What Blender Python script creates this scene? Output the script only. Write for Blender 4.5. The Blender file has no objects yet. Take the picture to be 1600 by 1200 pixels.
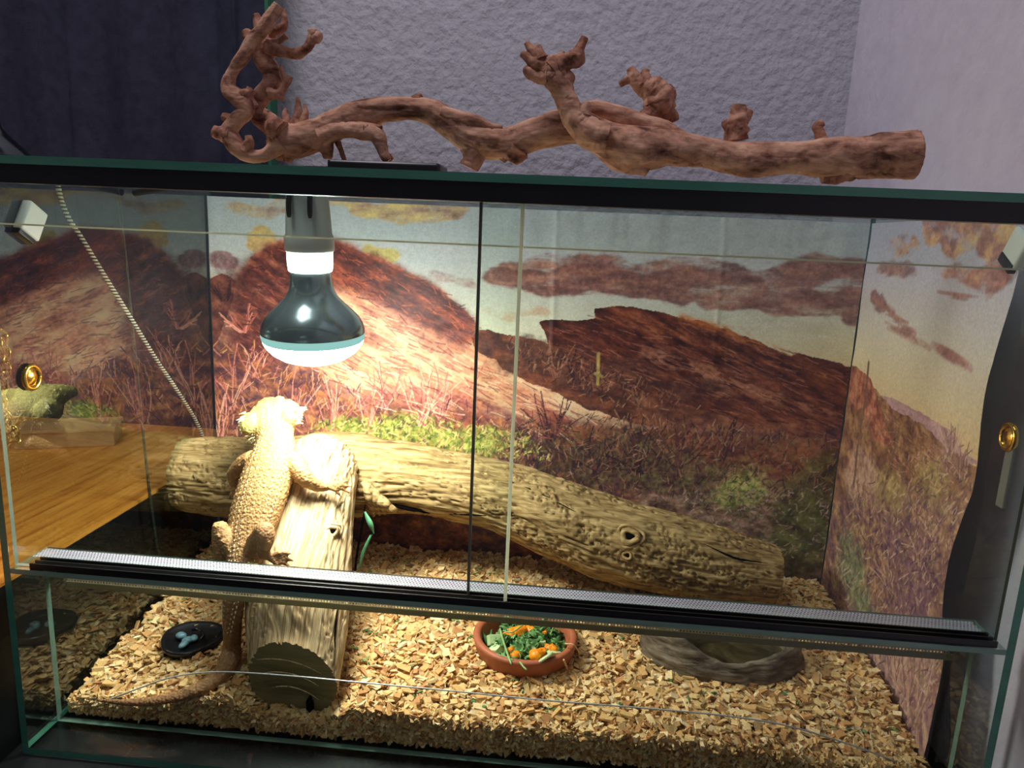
import bpy, math, random
import numpy as np
from mathutils import Vector, Matrix

rng = np.random.default_rng(7)
random.seed(7)
SC = bpy.context.scene
COL = SC.collection

# ------------------------------------------------------------------ camera
CAMP = np.array([0.45277, -0.51486, 0.46110])
YAW, PITCH, ROLL, FPX = -0.07351, 0.20186, 0.04417, 1120.18
_cy, _sy, _cp, _sp = math.cos(YAW), math.sin(YAW), math.cos(PITCH), math.sin(PITCH)
_f = np.array([_sy * _cp, _cy * _cp, -_sp]); _r = np.array([_cy, -_sy, 0.0]); _u = np.cross(_r, _f)
CR = math.cos(ROLL) * _r + math.sin(ROLL) * _u
CU = -math.sin(ROLL) * _r + math.cos(ROLL) * _u
CF = _f
cam_data = bpy.data.cameras.new('camera')
cam = bpy.data.objects.new('camera', cam_data); COL.objects.link(cam)
cam_data.sensor_fit = 'HORIZONTAL'; cam_data.sensor_width = 36.0
cam_data.lens = FPX / 1600 * 36.0
cam_data.clip_start = 0.02; cam_data.clip_end = 50
cam.matrix_world = Matrix(((CR[0], CU[0], -CF[0], CAMP[0]), (CR[1], CU[1], -CF[1], CAMP[1]), (CR[2], CU[2], -CF[2], CAMP[2]), (0, 0, 0, 1)))
SC.camera = cam

# ------------------------------------------------------------------ world, added room light, exposure
world = bpy.data.worlds.new('room_ambient'); SC.world = world
world.use_nodes = True
world.node_tree.nodes['Background'].inputs[0].default_value = (0.62, 0.60, 0.72, 1)
world.node_tree.nodes['Background'].inputs[1].default_value = 0.10
def area_light(name, loc, target, size, power, color, sizey=None):
    d = bpy.data.lights.new(name, 'AREA'); d.energy = power; d.color = color
    d.shape = 'RECTANGLE'; d.size = size; d.size_y = sizey or size
    o = bpy.data.objects.new(name, d); COL.objects.link(o); o.location = loc
    o.rotation_euler = (Vector(target) - Vector(loc)).to_track_quat('-Z', 'Y').to_euler()
    return o
area_light('added_room_fill', (-0.15, -0.25, 2.1), (0.45, 0.2, 0.5), 0.6, 15, (1.0, 0.94, 1.0))  # unseen soft light added overhead to brighten walls and branch
LAMP_L = 118.0
SC.view_settings.view_transform = 'Standard'; SC.view_settings.look = 'None'
SC.view_settings.exposure = 0.0; SC.view_settings.gamma = 1.0
SC.view_settings.use_curve_mapping = False
SC.cycles.transparent_max_bounces = 32
SC.cycles.max_bounces = 10

# ------------------------------------------------------------------ helpers
def at(px, py, **k):
    """photo pixel -> point on the world plane x=, y= or z="""
    d = CF + CR * (px - 800) / FPX - CU * (py - 600) / FPX
    ax, v = next(iter(k.items())); i = 'xyz'.index(ax)
    return CAMP + d * ((v - CAMP[i]) / d[i])
def lin(c):
    c = np.asarray(c, float) / 255.0
    return np.where(c <= 0.04045, c / 12.92, ((c + 0.055) / 1.055) ** 2.4)
def lin4(c):
    l = lin(c); return (float(l[0]), float(l[1]), float(l[2]), 1.0)

def _hash(i, j, k, s):
    with np.errstate(over='ignore'):
        h = (i.astype(np.uint32) * np.uint32(374761393) + j.astype(np.uint32) * np.uint32(668265263)
             + k.astype(np.uint32) * np.uint32(2147483647) + np.uint32((s * 1274126177) & 0xffffffff))
        h = (h ^ (h >> np.uint32(13))) * np.uint32(1274126177)
        h = h ^ (h >> np.uint32(16)); h = h * np.uint32(2246822519); h = h ^ (h >> np.uint32(15))
    return h.astype(np.float64) / 4294967295.0
def vnoise(x, y, z=0.0, s=0):
    x, y, z = np.broadcast_arrays(np.asarray(x, float), np.asarray(y, float), np.asarray(z, float))
    i, j, k = np.floor(x).astype(np.int64), np.floor(y).astype(np.int64), np.floor(z).astype(np.int64)
    a, b, c = x - i, y - j, z - k
    a, b, c = a * a * (3 - 2 * a), b * b * (3 - 2 * b), c * c * (3 - 2 * c)
    r = 0
    for di in (0, 1):
        for dj in (0, 1):
            for dk in (0, 1):
                r = r + _hash(i + di, j + dj, k + dk, s) * (a if di else 1 - a) * (b if dj else 1 - b) * (c if dk else 1 - c)
    return r * 2 - 1
_TAB = np.random.default_rng(99).random((256, 256)).astype(np.float32) * 2 - 1
def fbm2(x, y, s=0, o=4, g=0.5):
    t, amp, tot, q = 0, 1.0, 0, 1.0
    x = np.asarray(x, np.float32); y = np.asarray(y, np.float32)
    for n in range(o):
        u = x * np.float32(q) + np.float32(s * 7.31 + n * 13.7); v = y * np.float32(q) + np.float32(s * 3.77 + n * 5.9)
        i = np.floor(u).astype(np.int32); j = np.floor(v).astype(np.int32); a = u - i; b = v - j
        a = a * a * (3 - 2 * a); b = b * b * (3 - 2 * b); i &= 255; j &= 255; i1 = (i + 1) & 255; j1 = (j + 1) & 255
        r = (_TAB[i, j] * (1 - a) + _TAB[i1, j] * a) * (1 - b) + (_TAB[i, j1] * (1 - a) + _TAB[i1, j1] * a) * b
        t = t + np.float32(amp) * r; tot += amp; amp *= g; q *= 2.03
    return t / np.float32(tot)
def fbm(x, y, z=0.0, s=0, o=4, g=0.5):
    t, amp, tot, q = 0, 1.0, 0, 1.0
    for n in range(o):
        t = t + amp * vnoise(np.asarray(x) * q, np.asarray(y) * q, np.asarray(z) * q, s + n * 17); tot += amp; amp *= g; q *= 2.03
    return t / tot
def sstep(a, b, x):
    t = np.clip((x - a) / (b - a), 0, 1); return t * t * (3 - 2 * t)

# ---- objects
def mesh_fast(name, V, F):
    V = np.asarray(V, np.float32); F = np.asarray(F, np.int32)
    me = bpy.data.meshes.new(name); n, k = F.shape
    me.vertices.add(len(V)); me.vertices.foreach_set('co', V.ravel())
    me.loops.add(n * k); me.loops.foreach_set('vertex_index', F.ravel())
    me.polygons.add(n); me.polygons.foreach_set('loop_start', np.arange(0, n * k, k, dtype=np.int32))
    try: me.polygons.foreach_set('loop_total', np.full(n, k, np.int32))
    except Exception: pass
    me.update(calc_edges=True); return me
def mk(name, V, F, mat, parent=None, smooth=True, col=None, loc=None):
    """V, F (list or uniform array) -> one mesh object"""
    if isinstance(F, np.ndarray): me = mesh_fast(name, V, F)
    else:
        me = bpy.data.meshes.new(name); me.from_pydata([tuple(map(float, v)) for v in V], [], [tuple(map(int, f)) for f in F]); me.update()
    me.polygons.foreach_set('use_smooth', np.full(len(me.polygons), bool(smooth)))
    if col is not None:
        ca = me.color_attributes.new('print', 'FLOAT_COLOR', 'POINT')
        c4 = np.ones((len(me.vertices), 4), np.float32); c4[:, :3] = col; ca.data.foreach_set('color', c4.ravel())
    me.materials.append(mat)
    o = bpy.data.objects.new(name, me); COL.objects.link(o)
    if parent is not None: o.parent = parent
    if loc is not None: o.location = loc
    return o
def tag(o, label=None, cat=None, group=None, kind=None):
    if label: o['label'] = label
    if cat: o['category'] = cat
    if group: o['group'] = group
    if kind: o['kind'] = kind
    return o
def thing(name, label, cat, loc=(0, 0, 0), group=None):
    """an Empty at the thing's base; parts are given in world coordinates and re-based by adopt()"""
    o = bpy.data.objects.new(name, None); COL.objects.link(o); o.location = loc
    o.empty_display_size = 0.02
    tag(o, label, cat, group); return o
def part(name, V, F, mat, t, smooth=True, col=None):
    V = np.asarray(V, float) - np.array(world_loc(t)); return mk(name, V, F, mat, t, smooth, col)
def world_loc(o):
    l = Vector(o.location)
    while o.parent is not None: o = o.parent; l = l + Vector(o.location)
    return l
class MB:
    """collects several shapes of ONE part"""
    def __init__(s): s.V = []; s.F = []; s.n = 0
    def add(s, V, F):
        s.V.extend([tuple(v) for v in V]); s.F.extend([tuple(int(i) + s.n for i in f) for f in F]); s.n += len(V); return s
def box(x0, x1, y0, y1, z0, z1):
    V = [(x, y, z) for z in (z0, z1) for y in (y0, y1) for x in (x0, x1)]
    F = [(0, 2, 3, 1), (4, 5, 7, 6), (0, 1, 5, 4), (2, 6, 7, 3), (0, 4, 6, 2), (1, 3, 7, 5)]
    return V, F
def bevelled_box(x0, x1, y0, y1, z0, z1, b):
    import bmesh
    bm = bmesh.new(); V, F = box(x0, x1, y0, y1, z0, z1)
    vs = [bm.verts.new(v) for v in V]
    for f in F: bm.faces.new([vs[i] for i in f])
    bmesh.ops.bevel(bm, geom=list(bm.edges), offset=b, segments=2, profile=0.7, affect='EDGES')
    bm.verts.index_update(); V = [tuple(v.co) for v in bm.verts]; F = [tuple(v.index for v in f.verts) for f in bm.faces]; bm.free(); return V, F
def lathe(profile, n=48, cx=0, cy=0, cz=0, sx=1, sy=1):
    V = []; F = []; a = np.linspace(0, 2 * np.pi, n, endpoint=False)
    for r, z in profile:
        for t in a: V.append((cx + r * sx * math.cos(t), cy + r * sy * math.sin(t), cz + z))
    for i in range(len(profile) - 1):
        for j in range(n):
            k = (j + 1) % n; F.append((i * n + j, i * n + k, (i + 1) * n + k, (i + 1) * n + j))
    return V, F
def resample(pts, n, extra=None):
    """Catmull-Rom through pts (k,3+m)"""
    P = np.asarray(pts, float); k = len(P)
    if k == 2: t = np.linspace(0, 1, n)[:, None]; return P[0] * (1 - t) + P[1] * t
    L = np.r_[0, np.cumsum(np.maximum(np.linalg.norm(np.diff(P[:, :3], axis=0), axis=1), 1e-6) ** 0.75)]
    s = np.linspace(0, L[-1], n); out = np.zeros((n, P.shape[1]))
    Pe = np.vstack([2 * P[0] - P[1], P, 2 * P[-1] - P[-2]])
    for m, v in enumerate(s):
        i = min(max(np.searchsorted(L, v, 'right') - 1, 0), k - 2); t = (v - L[i]) / (L[i + 1] - L[i])
        a, b, c, d = Pe[i], Pe[i + 1], Pe[i + 2], Pe[i + 3]
        out[m] = 0.5 * (2 * b + (c - a) * t + (2 * a - 5 * b + 4 * c - d) * t * t + (3 * b - a - 3 * c + d) * t ** 3)
    return out
def frames(C, up=None):
    T = np.gradient(C, axis=0); T /= np.linalg.norm(T, axis=1)[:, None] + 1e-12
    N = np.zeros_like(T); ref = np.array([0, 0, 1.0]) if up is None else np.asarray(up, float)
    if abs(T[0] @ ref) > 0.95 * np.linalg.norm(ref): ref = np.array([0, -1.0, 0.01])
    n = ref - T[0] * (ref @ T[0]); n /= np.linalg.norm(n)
    for i in range(len(C)):
        n = n - T[i] * (n @ T[i]); n /= np.linalg.norm(n); N[i] = n
    return T, N, np.cross(T, N)
def rough_tube(pts, radii, seg=24, rings=60, lump=0.12, lumpf=30, grain=0.0, grainf=3.0, glen=6.0, seed=0, caps=True, round_end=False, flat=1.0, start_dir=None):
    P = resample(np.c_[np.asarray(pts, float), np.asarray(radii, float)], rings)
    C, r = P[:, :3], np.maximum(P[:, 3], 2e-4); T, N, B = frames(C)
    if start_dir is not None:
        w = sstep(0.32, 0.0, np.linspace(0, 1, rings))[:, None]; T = T * (1 - w) + np.asarray(start_dir, float)[None] * w; T /= np.linalg.norm(T, axis=1)[:, None]
        N = N - T * (N * T).sum(1)[:, None]; N /= np.linalg.norm(N, axis=1)[:, None]; B = np.cross(T, N)
    s = np.r_[0, np.cumsum(np.linalg.norm(np.diff(C, axis=0), axis=1))]
    a = np.linspace(0, 2 * np.pi, seg, endpoint=False)
    rr = np.repeat(r[:, None], seg, 1)
    if round_end:
        e = max(2, int(rings * 0.06))
        k = np.ones(rings); q = np.arange(e); k[:e] = np.sqrt(1 - ((e - q) / (e + 0.5)) ** 2); k[-e:] = k[:e][::-1]; rr = rr * k[:, None]
    X = C[:, None, :] + (np.cos(a)[None, :, None] * N[:, None, :] + np.sin(a)[None, :, None] * B[:, None, :]) * rr[..., None]
    lu = fbm(X[..., 0] * lumpf, X[..., 1] * lumpf, X[..., 2] * lumpf, seed, 3)
    d = lump * lu
    if grain:
        ca, sa = np.cos(a)[None, :], np.sin(a)[None, :]
        w = 0.35 * fbm(s[:, None] * glen * 1.5 + ca, sa * 1.0, 0, seed + 31, 2)
        g = fbm((ca + w) * grainf, (sa + w) * grainf, s[:, None] * glen, seed + 7, 4, 0.6)
        g2 = fbm((ca + w) * grainf * 2.6, (sa + w) * grainf * 2.6, s[:, None] * glen * 1.3, seed + 9, 3, 0.6)
        d = d + grain * (-np.abs(g) * 1.6 + 0.35) - grain * 0.9 * sstep(0.12, 0.0, np.abs(g2))
    off = rr * d
    X = C[:, None, :] + (np.cos(a)[None, :, None] * N[:, None, :] * flat + np.sin(a)[None, :, None] * B[:, None, :]) * (rr + off)[..., None]
    V = X.reshape(-1, 3); F = []
    i = np.arange(rings - 1)[:, None] * seg; j = np.arange(seg)[None, :]; k = (j + 1) % seg
    F = np.stack([i + j, i + k, i + seg + k, i + seg + j], -1).reshape(-1, 4).tolist()
    V = V.tolist()
    if caps:
        for e in (0, rings - 1):
            c = len(V); V.append(list(C[e])); 
            for m in range(seg):
                q = (m + 1) % seg; F.append((e * seg + q, e * seg + m, c) if e == 0 else (e * seg + m, e * seg + q, c))
    return V, F
def blob(c, r, seed=0, n=14, m=9, amp=0.15, fr=60, M=None):
    """a lumpy ellipsoid, r = (rx, ry, rz)"""
    V = []; F = []
    for i in range(m + 1):
        th = math.pi * i / m
        for j in range(n):
            ph = 2 * math.pi * j / n; V.append((math.sin(th) * math.cos(ph), math.sin(th) * math.sin(ph), math.cos(th)))
    V = np.array(V); k = 1 + amp * fbm(V[:, 0] * fr * 0.03 + seed, V[:, 1] * fr * 0.03, V[:, 2] * fr * 0.03, seed, 3)
    V = V * k[:, None] * np.asarray(r)
    if M is not None: V = V @ np.asarray(M).T
    V = V + np.asarray(c)
    for i in range(m):
        for j in range(n):
            q = (j + 1) % n; F.append((i * n + j, (i + 1) * n + j, (i + 1) * n + q, i * n + q))
    return V, F
def rotm(ax, ang): return np.array(Matrix.Rotation(ang, 3, ax))

# ------------------------------------------------------------------ materials
def new_mat(name):
    m = bpy.data.materials.new(name); m.use_nodes = True
    nt = m.node_tree; b = nt.nodes['Principled BSDF']; return m, nt, b
def pmat(name, cols, scale=20.0, stretch=(1, 1, 1), rough=0.6, bump=0.0, bscale=None, metallic=0.0, spec=0.4, detail=6.0, pos=None, vor=False, dist=0.0, bdist=0.002):
    m, nt, b = new_mat(name)
    b.inputs['Roughness'].default_value = rough; b.inputs['Metallic'].default_value = metallic
    b.inputs['Specular IOR Level'].default_value = spec
    tc = nt.nodes.new('ShaderNodeTexCoord'); mp = nt.nodes.new('ShaderNodeMapping')
    mp.inputs['Scale'].default_value = stretch; nt.links.new(tc.outputs['Object'], mp.inputs[0])
    if len(cols) == 1: b.inputs['Base Color'].default_value = lin4(cols[0])
    else:
        n = nt.nodes.new('ShaderNodeTexNoise'); n.inputs['Scale'].default_value = scale; n.inputs['Detail'].default_value = detail
        n.inputs['Roughness'].default_value = 0.62; n.inputs['Distortion'].default_value = dist
        nt.links.new(mp.outputs[0], n.inputs['Vector'])
        cr = nt.nodes.new('ShaderNodeValToRGB'); e = cr.color_ramp.elements
        ps = pos or list(np.linspace(0.32, 0.68, len(cols)))
        e[0].position = ps[0]; e[0].color = lin4(cols[0]); e[1].position = ps[-1]; e[1].color = lin4(cols[-1])
        for c, p in zip(cols[1:-1], ps[1:-1]): q = e.new(p); q.color = lin4(c)
        nt.links.new(n.outputs['Fac'], cr.inputs[0]); nt.links.new(cr.outputs[0], b.inputs['Base Color'])
    if bump:
        if vor:
            n2 = nt.nodes.new('ShaderNodeTexVoronoi'); n2.inputs['Scale'].default_value = bscale or scale; out = n2.outputs['Distance']
        else:
            n2 = nt.nodes.new('ShaderNodeTexNoise'); n2.inputs['Scale'].default_value = bscale or scale; n2.inputs['Detail'].default_value = 6; out = n2.outputs['Fac']
        nt.links.new(mp.outputs[0], n2.inputs['Vector'])
        bp = nt.nodes.new('ShaderNodeBump'); bp.inputs['Strength'].default_value = bump; bp.inputs['Distance'].default_value = bdist
        if vor: bp.invert = True
        nt.links.new(out, bp.inputs['Height']); nt.links.new(bp.outputs[0], b.inputs['Normal'])
    return m
def attr_mat(name, rough=0.7, spec=0.3, grain=0.0, gscale=400, bump=0.0, bscale=500, stretch=(1, 1, 1)):
    """colour printed on the mesh, with fine procedural grain"""
    m, nt, b = new_mat(name); b.inputs['Roughness'].default_value = rough; b.inputs['Specular IOR Level'].default_value = spec
    a = nt.nodes.new('ShaderNodeVertexColor'); a.layer_name = 'print'
    src = a.outputs['Color']
    tc = nt.nodes.new('ShaderNodeTexCoord'); mp = nt.nodes.new('ShaderNodeMapping'); mp.inputs['Scale'].default_value = stretch
    nt.links.new(tc.outputs['Object'], mp.inputs[0])
    if grain:
        n = nt.nodes.new('ShaderNodeTexNoise'); n.inputs['Scale'].default_value = gscale; n.inputs['Detail'].default_value = 4
        nt.links.new(mp.outputs[0], n.inputs['Vector'])
        mr = nt.nodes.new('ShaderNodeMapRange'); mr.inputs['From Min'].default_value = 0.3; mr.inputs['From Max'].default_value = 0.7
        mr.inputs['To Min'].default_value = 1 - grain; mr.inputs['To Max'].default_value = 1 + grain
        nt.links.new(n.outputs['Fac'], mr.inputs['Value'])
        mx = nt.nodes.new('ShaderNodeVectorMath'); mx.operation = 'SCALE'
        nt.links.new(src, mx.inputs[0]); nt.links.new(mr.outputs[0], mx.inputs['Scale']); src = mx.outputs[0]
    nt.links.new(src, b.inputs['Base Color'])
    if bump:
        n2 = nt.nodes.new('ShaderNodeTexNoise'); n2.inputs['Scale'].default_value = bscale; nt.links.new(mp.outputs[0], n2.inputs['Vector'])
        bp = nt.nodes.new('ShaderNodeBump'); bp.inputs['Strength'].default_value = bump; bp.inputs['Distance'].default_value = 0.001
        nt.links.new(n2.outputs['Fac'], bp.inputs['Height']); nt.links.new(bp.outputs[0], b.inputs['Normal'])
    return m
def glass_mat(name, tint=(0.93, 0.97, 0.95), refl=1.0, ior=1.5):
    """thin window glass: clear with a mirror reflection that grows at grazing angles"""
    m = bpy.data.materials.new(name); m.use_nodes = True; nt = m.node_tree; nt.nodes.clear()
    out = nt.nodes.new('ShaderNodeOutputMaterial'); mix = nt.nodes.new('ShaderNodeMixShader')
    tr = nt.nodes.new('ShaderNodeBsdfTransparent'); tr.inputs[0].default_value = (*tint, 1)
    gl = nt.nodes.new('ShaderNodeBsdfGlossy'); gl.inputs['Roughness'].default_value = 0.0; gl.inputs[0].default_value = (0.95, 1, 0.97, 1)
    fr = nt.nodes.new('ShaderNodeFresnel'); fr.inputs[0].default_value = ior
    ge = nt.nodes.new('ShaderNodeNewGeometry')
    inv = nt.nodes.new('ShaderNodeMath'); inv.operation = 'SUBTRACT'; inv.inputs[0].default_value = 1.0
    nt.links.new(ge.outputs['Backfacing'], inv.inputs[1])
    mu = nt.nodes.new('ShaderNodeMath'); mu.operation = 'MULTIPLY'; nt.links.new(fr.outputs[0], mu.inputs[0]); nt.links.new(inv.outputs[0], mu.inputs[1])
    mu2 = nt.nodes.new('ShaderNodeMath'); mu2.operation = 'MULTIPLY'; mu2.use_clamp = True; mu2.inputs[1].default_value = refl; nt.links.new(mu.outputs[0], mu2.inputs[0])
    nt.links.new(mu2.outputs[0], mix.inputs[0]); nt.links.new(tr.outputs[0], mix.inputs[1]); nt.links.new(gl.outputs[0], mix.inputs[2])
    nt.links.new(mix.outputs[0], out.inputs[0]); return m
def emit_mat(name, col, strength):
    m = bpy.data.materials.new(name); m.use_nodes = True; nt = m.node_tree; nt.nodes.clear()
    out = nt.nodes.new('ShaderNodeOutputMaterial'); e = nt.nodes.new('ShaderNodeEmission')
    e.inputs[0].default_value = (*col, 1); e.inputs[1].default_value = strength; nt.links.new(e.outputs[0], out.inputs[0]); return m

M = {}
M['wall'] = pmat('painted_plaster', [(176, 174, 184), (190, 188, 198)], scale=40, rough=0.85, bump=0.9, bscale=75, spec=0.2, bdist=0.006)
M['wallr'] = pmat('painted_plaster_lit', [(206, 198, 212), (216, 210, 222)], scale=40, rough=0.85, bump=0.3, bscale=120, spec=0.2, bdist=0.003)  # plaster copy with the right wall's brighter light put into its colour
M['curtain'] = pmat('navy_curtain_cloth', [(48, 50, 66), (60, 62, 80)], scale=60, rough=0.95, bump=0.4, bscale=900, spec=0.1)
M['hem'] = pmat('green_lit_hem', [(40, 110, 80)], rough=0.7)
M['black'] = pmat('black_plastic', [(14, 15, 18), (22, 23, 27)], scale=30, rough=0.35, spec=0.5)
M['cabinet'] = pmat('black_cabinet', [(10, 11, 14), (20, 21, 24)], scale=8, rough=0.45)
M['oak'] = pmat('oak_desktop', [(164, 92, 30), (206, 130, 50), (220, 150, 66)], scale=9, stretch=(14, 1.0, 14), rough=0.4, bump=0.1, bscale=30)
M['glass'] = glass_mat('pane_glass', refl=1.25)
M['side_glass'] = glass_mat('side_pane_glass', (0.88, 0.93, 0.90), refl=1.9, ior=1.6)
M['door_glass'] = glass_mat('door_glass', (0.95, 0.98, 0.965), refl=0.8)
M['edge'] = pmat('green_glass_edge', [(60, 118, 98), (78, 138, 116)], scale=12, stretch=(1, 4, 4), rough=0.25, spec=0.6)
M['edge_pale'] = pmat('grey_green_glass_edge', [(104, 138, 122), (130, 158, 142)], scale=12, stretch=(1, 4, 4), rough=0.25, spec=0.6)
def piped_edge(name, col, amt):
    m, nt, b = new_mat(name); b.inputs['Base Color'].default_value = lin4(col); b.inputs['Roughness'].default_value = 0.4
    tr = nt.nodes.new('ShaderNodeBsdfTranslucent'); tr.inputs[0].default_value = lin4(col); mx = nt.nodes.new('ShaderNodeMixShader'); mx.inputs[0].default_value = amt
    out = nt.nodes['Material Output']; nt.links.new(b.outputs[0], mx.inputs[1]); nt.links.new(tr.outputs[0], mx.inputs[2]); nt.links.new(mx.outputs[0], out.inputs[0]); return m
M['door_edge'] = piped_edge('pale_glass_edge', (236, 238, 222), 0.75)
M['vent_mirror'] = piped_edge('olive_translucent_strip', (158, 152, 124), 0.45)
M['dim_edge'] = pmat('dim_glass_edge', [(96, 112, 100), (120, 134, 120)], scale=20, rough=0.3)
M['alu'] = pmat('grey_perforated_metal', [(172, 170, 182), (186, 184, 196)], scale=30, rough=0.4, metallic=0.15)
M['log'] = pmat('weathered_wood', [(74, 56, 34), (138, 112, 70), (176, 150, 100), (196, 172, 122)], scale=18, stretch=(0.8, 12, 12), rough=0.85, bump=0.6, bscale=24, pos=[0.28, 0.42, 0.56, 0.72], spec=0.15, dist=0.3)
M['limb'] = pmat('pale_weathered_wood', [(96, 72, 44), (178, 150, 106), (208, 186, 142), (222, 204, 164)], scale=25, stretch=(20, 0.6, 0.6), rough=0.85, bump=0.8, bscale=25, pos=[0.30, 0.42, 0.56, 0.72], spec=0.15, dist=0.3)
M['cut'] = pmat('sawn_wood', [(112, 102, 66), (140, 128, 84), (152, 140, 96)], scale=12, stretch=(1, 1, 7), rough=0.8, bump=0.3, bscale=80, spec=0.15)
M['crack'] = pmat('dark_hollow', [(16, 12, 8)], rough=1.0, spec=0.0)
M['branch'] = pmat('vine_wood', [(96, 60, 48), (186, 138, 114), (222, 178, 150)], scale=30, stretch=(1.2, 3, 3), rough=0.8, bump=0.45, bscale=90, spec=0.15, dist=0.4)
M['twig'] = pmat('dark_vine_wood', [(84, 46, 36), (172, 122, 100), (214, 168, 142)], scale=60, rough=0.85, bump=0.6, bscale=200, spec=0.15)
M['chip'] = attr_mat('wood_chips', rough=0.8, spec=0.15, grain=0.14, gscale=700, bump=0.3, bscale=900)
M['terracotta'] = pmat('terracotta', [(146, 78, 50), (170, 98, 64)], scale=40, rough=0.55, bump=0.15, bscale=200, spec=0.4)
M['stone'] = pmat('resin_rock', [(56, 46, 34), (104, 92, 74), (146, 134, 114)], scale=30, stretch=(1, 1, 4), rough=0.6, bump=0.8, bscale=70, spec=0.4, dist=0.6)
M['water'] = glass_mat('water', (0.62, 0.62, 0.48), refl=1.0, ior=1.33)
M['carrot'] = pmat('carrot', [(236, 120, 10), (246, 160, 24)], scale=60, rough=0.5)
M['kale'] = pmat('kale', [(40, 78, 38), (84, 128, 64), (126, 162, 98)], scale=90, rough=0.6)
M['stem'] = pmat('herb_stem', [(110, 150, 90), (140, 175, 110)], scale=50, rough=0.5)
M['cuke'] = pmat('cucumber', [(176, 204, 140), (206, 222, 170)], scale=50, rough=0.35)
M['silver'] = pmat('mirrored_bulb', [(150, 166, 166)], rough=0.2, metallic=0.8)
M['frost'] = pmat('frosted_glass', [(120, 170, 165)], rough=0.3)
M['socket'] = pmat('grey_ceramic', [(190, 198, 190), (204, 210, 204)], scale=30, rough=0.45)
M['white'] = pmat('white_plastic', [(214, 218, 208), (226, 230, 222)], scale=30, rough=0.4)
M['brass'] = pmat('brass', [(190, 150, 60), (214, 176, 84)], scale=40, rough=0.2, metallic=1.0)
M['greyfoam'] = pmat('grey_strip', [(120, 118, 104)], rough=0.7)
M['boxwood'] = pmat('pale_box_wood', [(168, 118, 74), (190, 140, 92)], scale=12, stretch=(1, 8, 8), rough=0.6)
M['leafg'] = pmat('plastic_leaf', [(60, 120, 84), (96, 160, 116)], scale=40, rough=0.45)
M['pebble'] = pmat('teal_pebble', [(70, 120, 134), (150, 190, 196)], scale=60, rough=0.15)
M['streak'] = pmat('silvery_streak', [(196, 200, 196)], rough=0.35, metallic=0.3)
M['tube'] = pmat('dark_thin_cable', [(40, 46, 42)], rough=0.4)
M['tube2'] = pmat('grey_edge_profile', [(92, 90, 78)], rough=0.4)
M['floor'] = pmat('dark_floor', [(50, 44, 40), (62, 54, 48)], scale=6, rough=0.7)

# ------------------------------------------------------------------ setting
W, H, D, G = 0.8, 0.504, 0.364, 0.006
def struct(name, V, F, mat): return tag(mk(name, V, F, mat, smooth=False), kind='structure')
struct('floor', *box(-1.6, 0.86, -1.8, 0.66, -0.78, -0.75), M['floor'])
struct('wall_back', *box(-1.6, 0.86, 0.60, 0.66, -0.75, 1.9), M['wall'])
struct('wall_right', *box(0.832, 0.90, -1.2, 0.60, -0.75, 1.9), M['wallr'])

# curtain with folds
def curtain():
    nx, nz = 220, 60
    XE = at(424, 90, y=0.545)[0]; xs = np.linspace(-1.3, XE - 0.004, nx); zs = np.linspace(-0.2, 1.7, nz); X, Z = np.meshgrid(xs, zs)
    ph = (X + 0.02 * np.sin(Z * 2)) * 2 * np.pi / 0.27 + 0.5
    Y = 0.545 + 0.016 * np.sin(ph) + 0.008 * np.sin(ph * 2.3 + 1) + 0.004 * fbm(X * 8, Z * 2, 0, 3, 2)
    # deep fold edges as seen behind the tank
    for px in (89, 356):
        xe = at(px, 120, y=0.545)[0]
        Y = Y + 0.03 * np.exp(-np.maximum(0, X - xe) / 0.012) * (X > xe) - 0.012 * np.exp(-np.maximum(0, xe - X) / 0.02) * (X <= xe)
    V = np.stack([X, Y, Z], -1).reshape(-1, 3)
    i = np.arange(nz - 1)[:, None] * nx; j = np.arange(nx - 1)[None, :]
    F = np.stack([i + j, i + j + 1, i + nx + j + 1, i + nx + j], -1).reshape(-1, 4)
    V2 = V + np.array([0, 0.003, 0]); Fall = np.vstack([F, F[:, ::-1] + len(V)])
    t = thing('curtain', 'dark navy curtain hanging in folds behind the left of the terrarium', 'curtain', (-0.5, 0.55, -0.2))
    part('cloth', np.vstack([V, V2]), Fall, M['curtain'], t)
    part('hem', *box(XE - 0.004, XE + 0.001, 0.535, 0.56, -0.2, 1.7), M['hem'], t, smooth=False)  # green light along the curtain edge put into the strip's colour
curtain()

# desk on the left, cabinet under the tank
t = thing('desk', 'oak topped desk with black side standing left of the terrarium', 'desk', (-0.6, 0.1, -0.75))
part('desktop', *box(-1.3, -0.0195, -0.4, 0.52, 0.147, 0.15), M['oak'], t, smooth=False)
part('carcass', *box(-1.29, -0.0205, -0.39, 0.51, 0.10, 0.147), M['cabinet'], t, smooth=False)
part('side_panel', *box(-0.05, -0.02, -0.38, 0.50, -0.75, 0.10), M['cabinet'], t, smooth=False)
part('back_panel', *box(-1.28, -0.05, 0.48, 0.50, -0.75, 0.10), M['cabinet'], t, smooth=False)
t = thing('cabinet', 'black cabinet carrying the glass terrarium', 'cabinet', (0.41, 0.17, -0.75))
part('worktop', *bevelled_box(-0.012, 0.826, -0.03, 0.45, -0.03, -0.0005, 0.002), M['cabinet'], t, smooth=False)
part('body', *box(-0.005, 0.82, -0.01, 0.44, -0.75, -0.03), M['cabinet'], t, smooth=False)
for k in (0, 1):
    part('door', *bevelled_box(0.0 + k * 0.41, 0.405 + k * 0.41, -0.028, -0.0105, -0.73, -0.035, 0.002), M['cabinet'], t, smooth=False)

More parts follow.
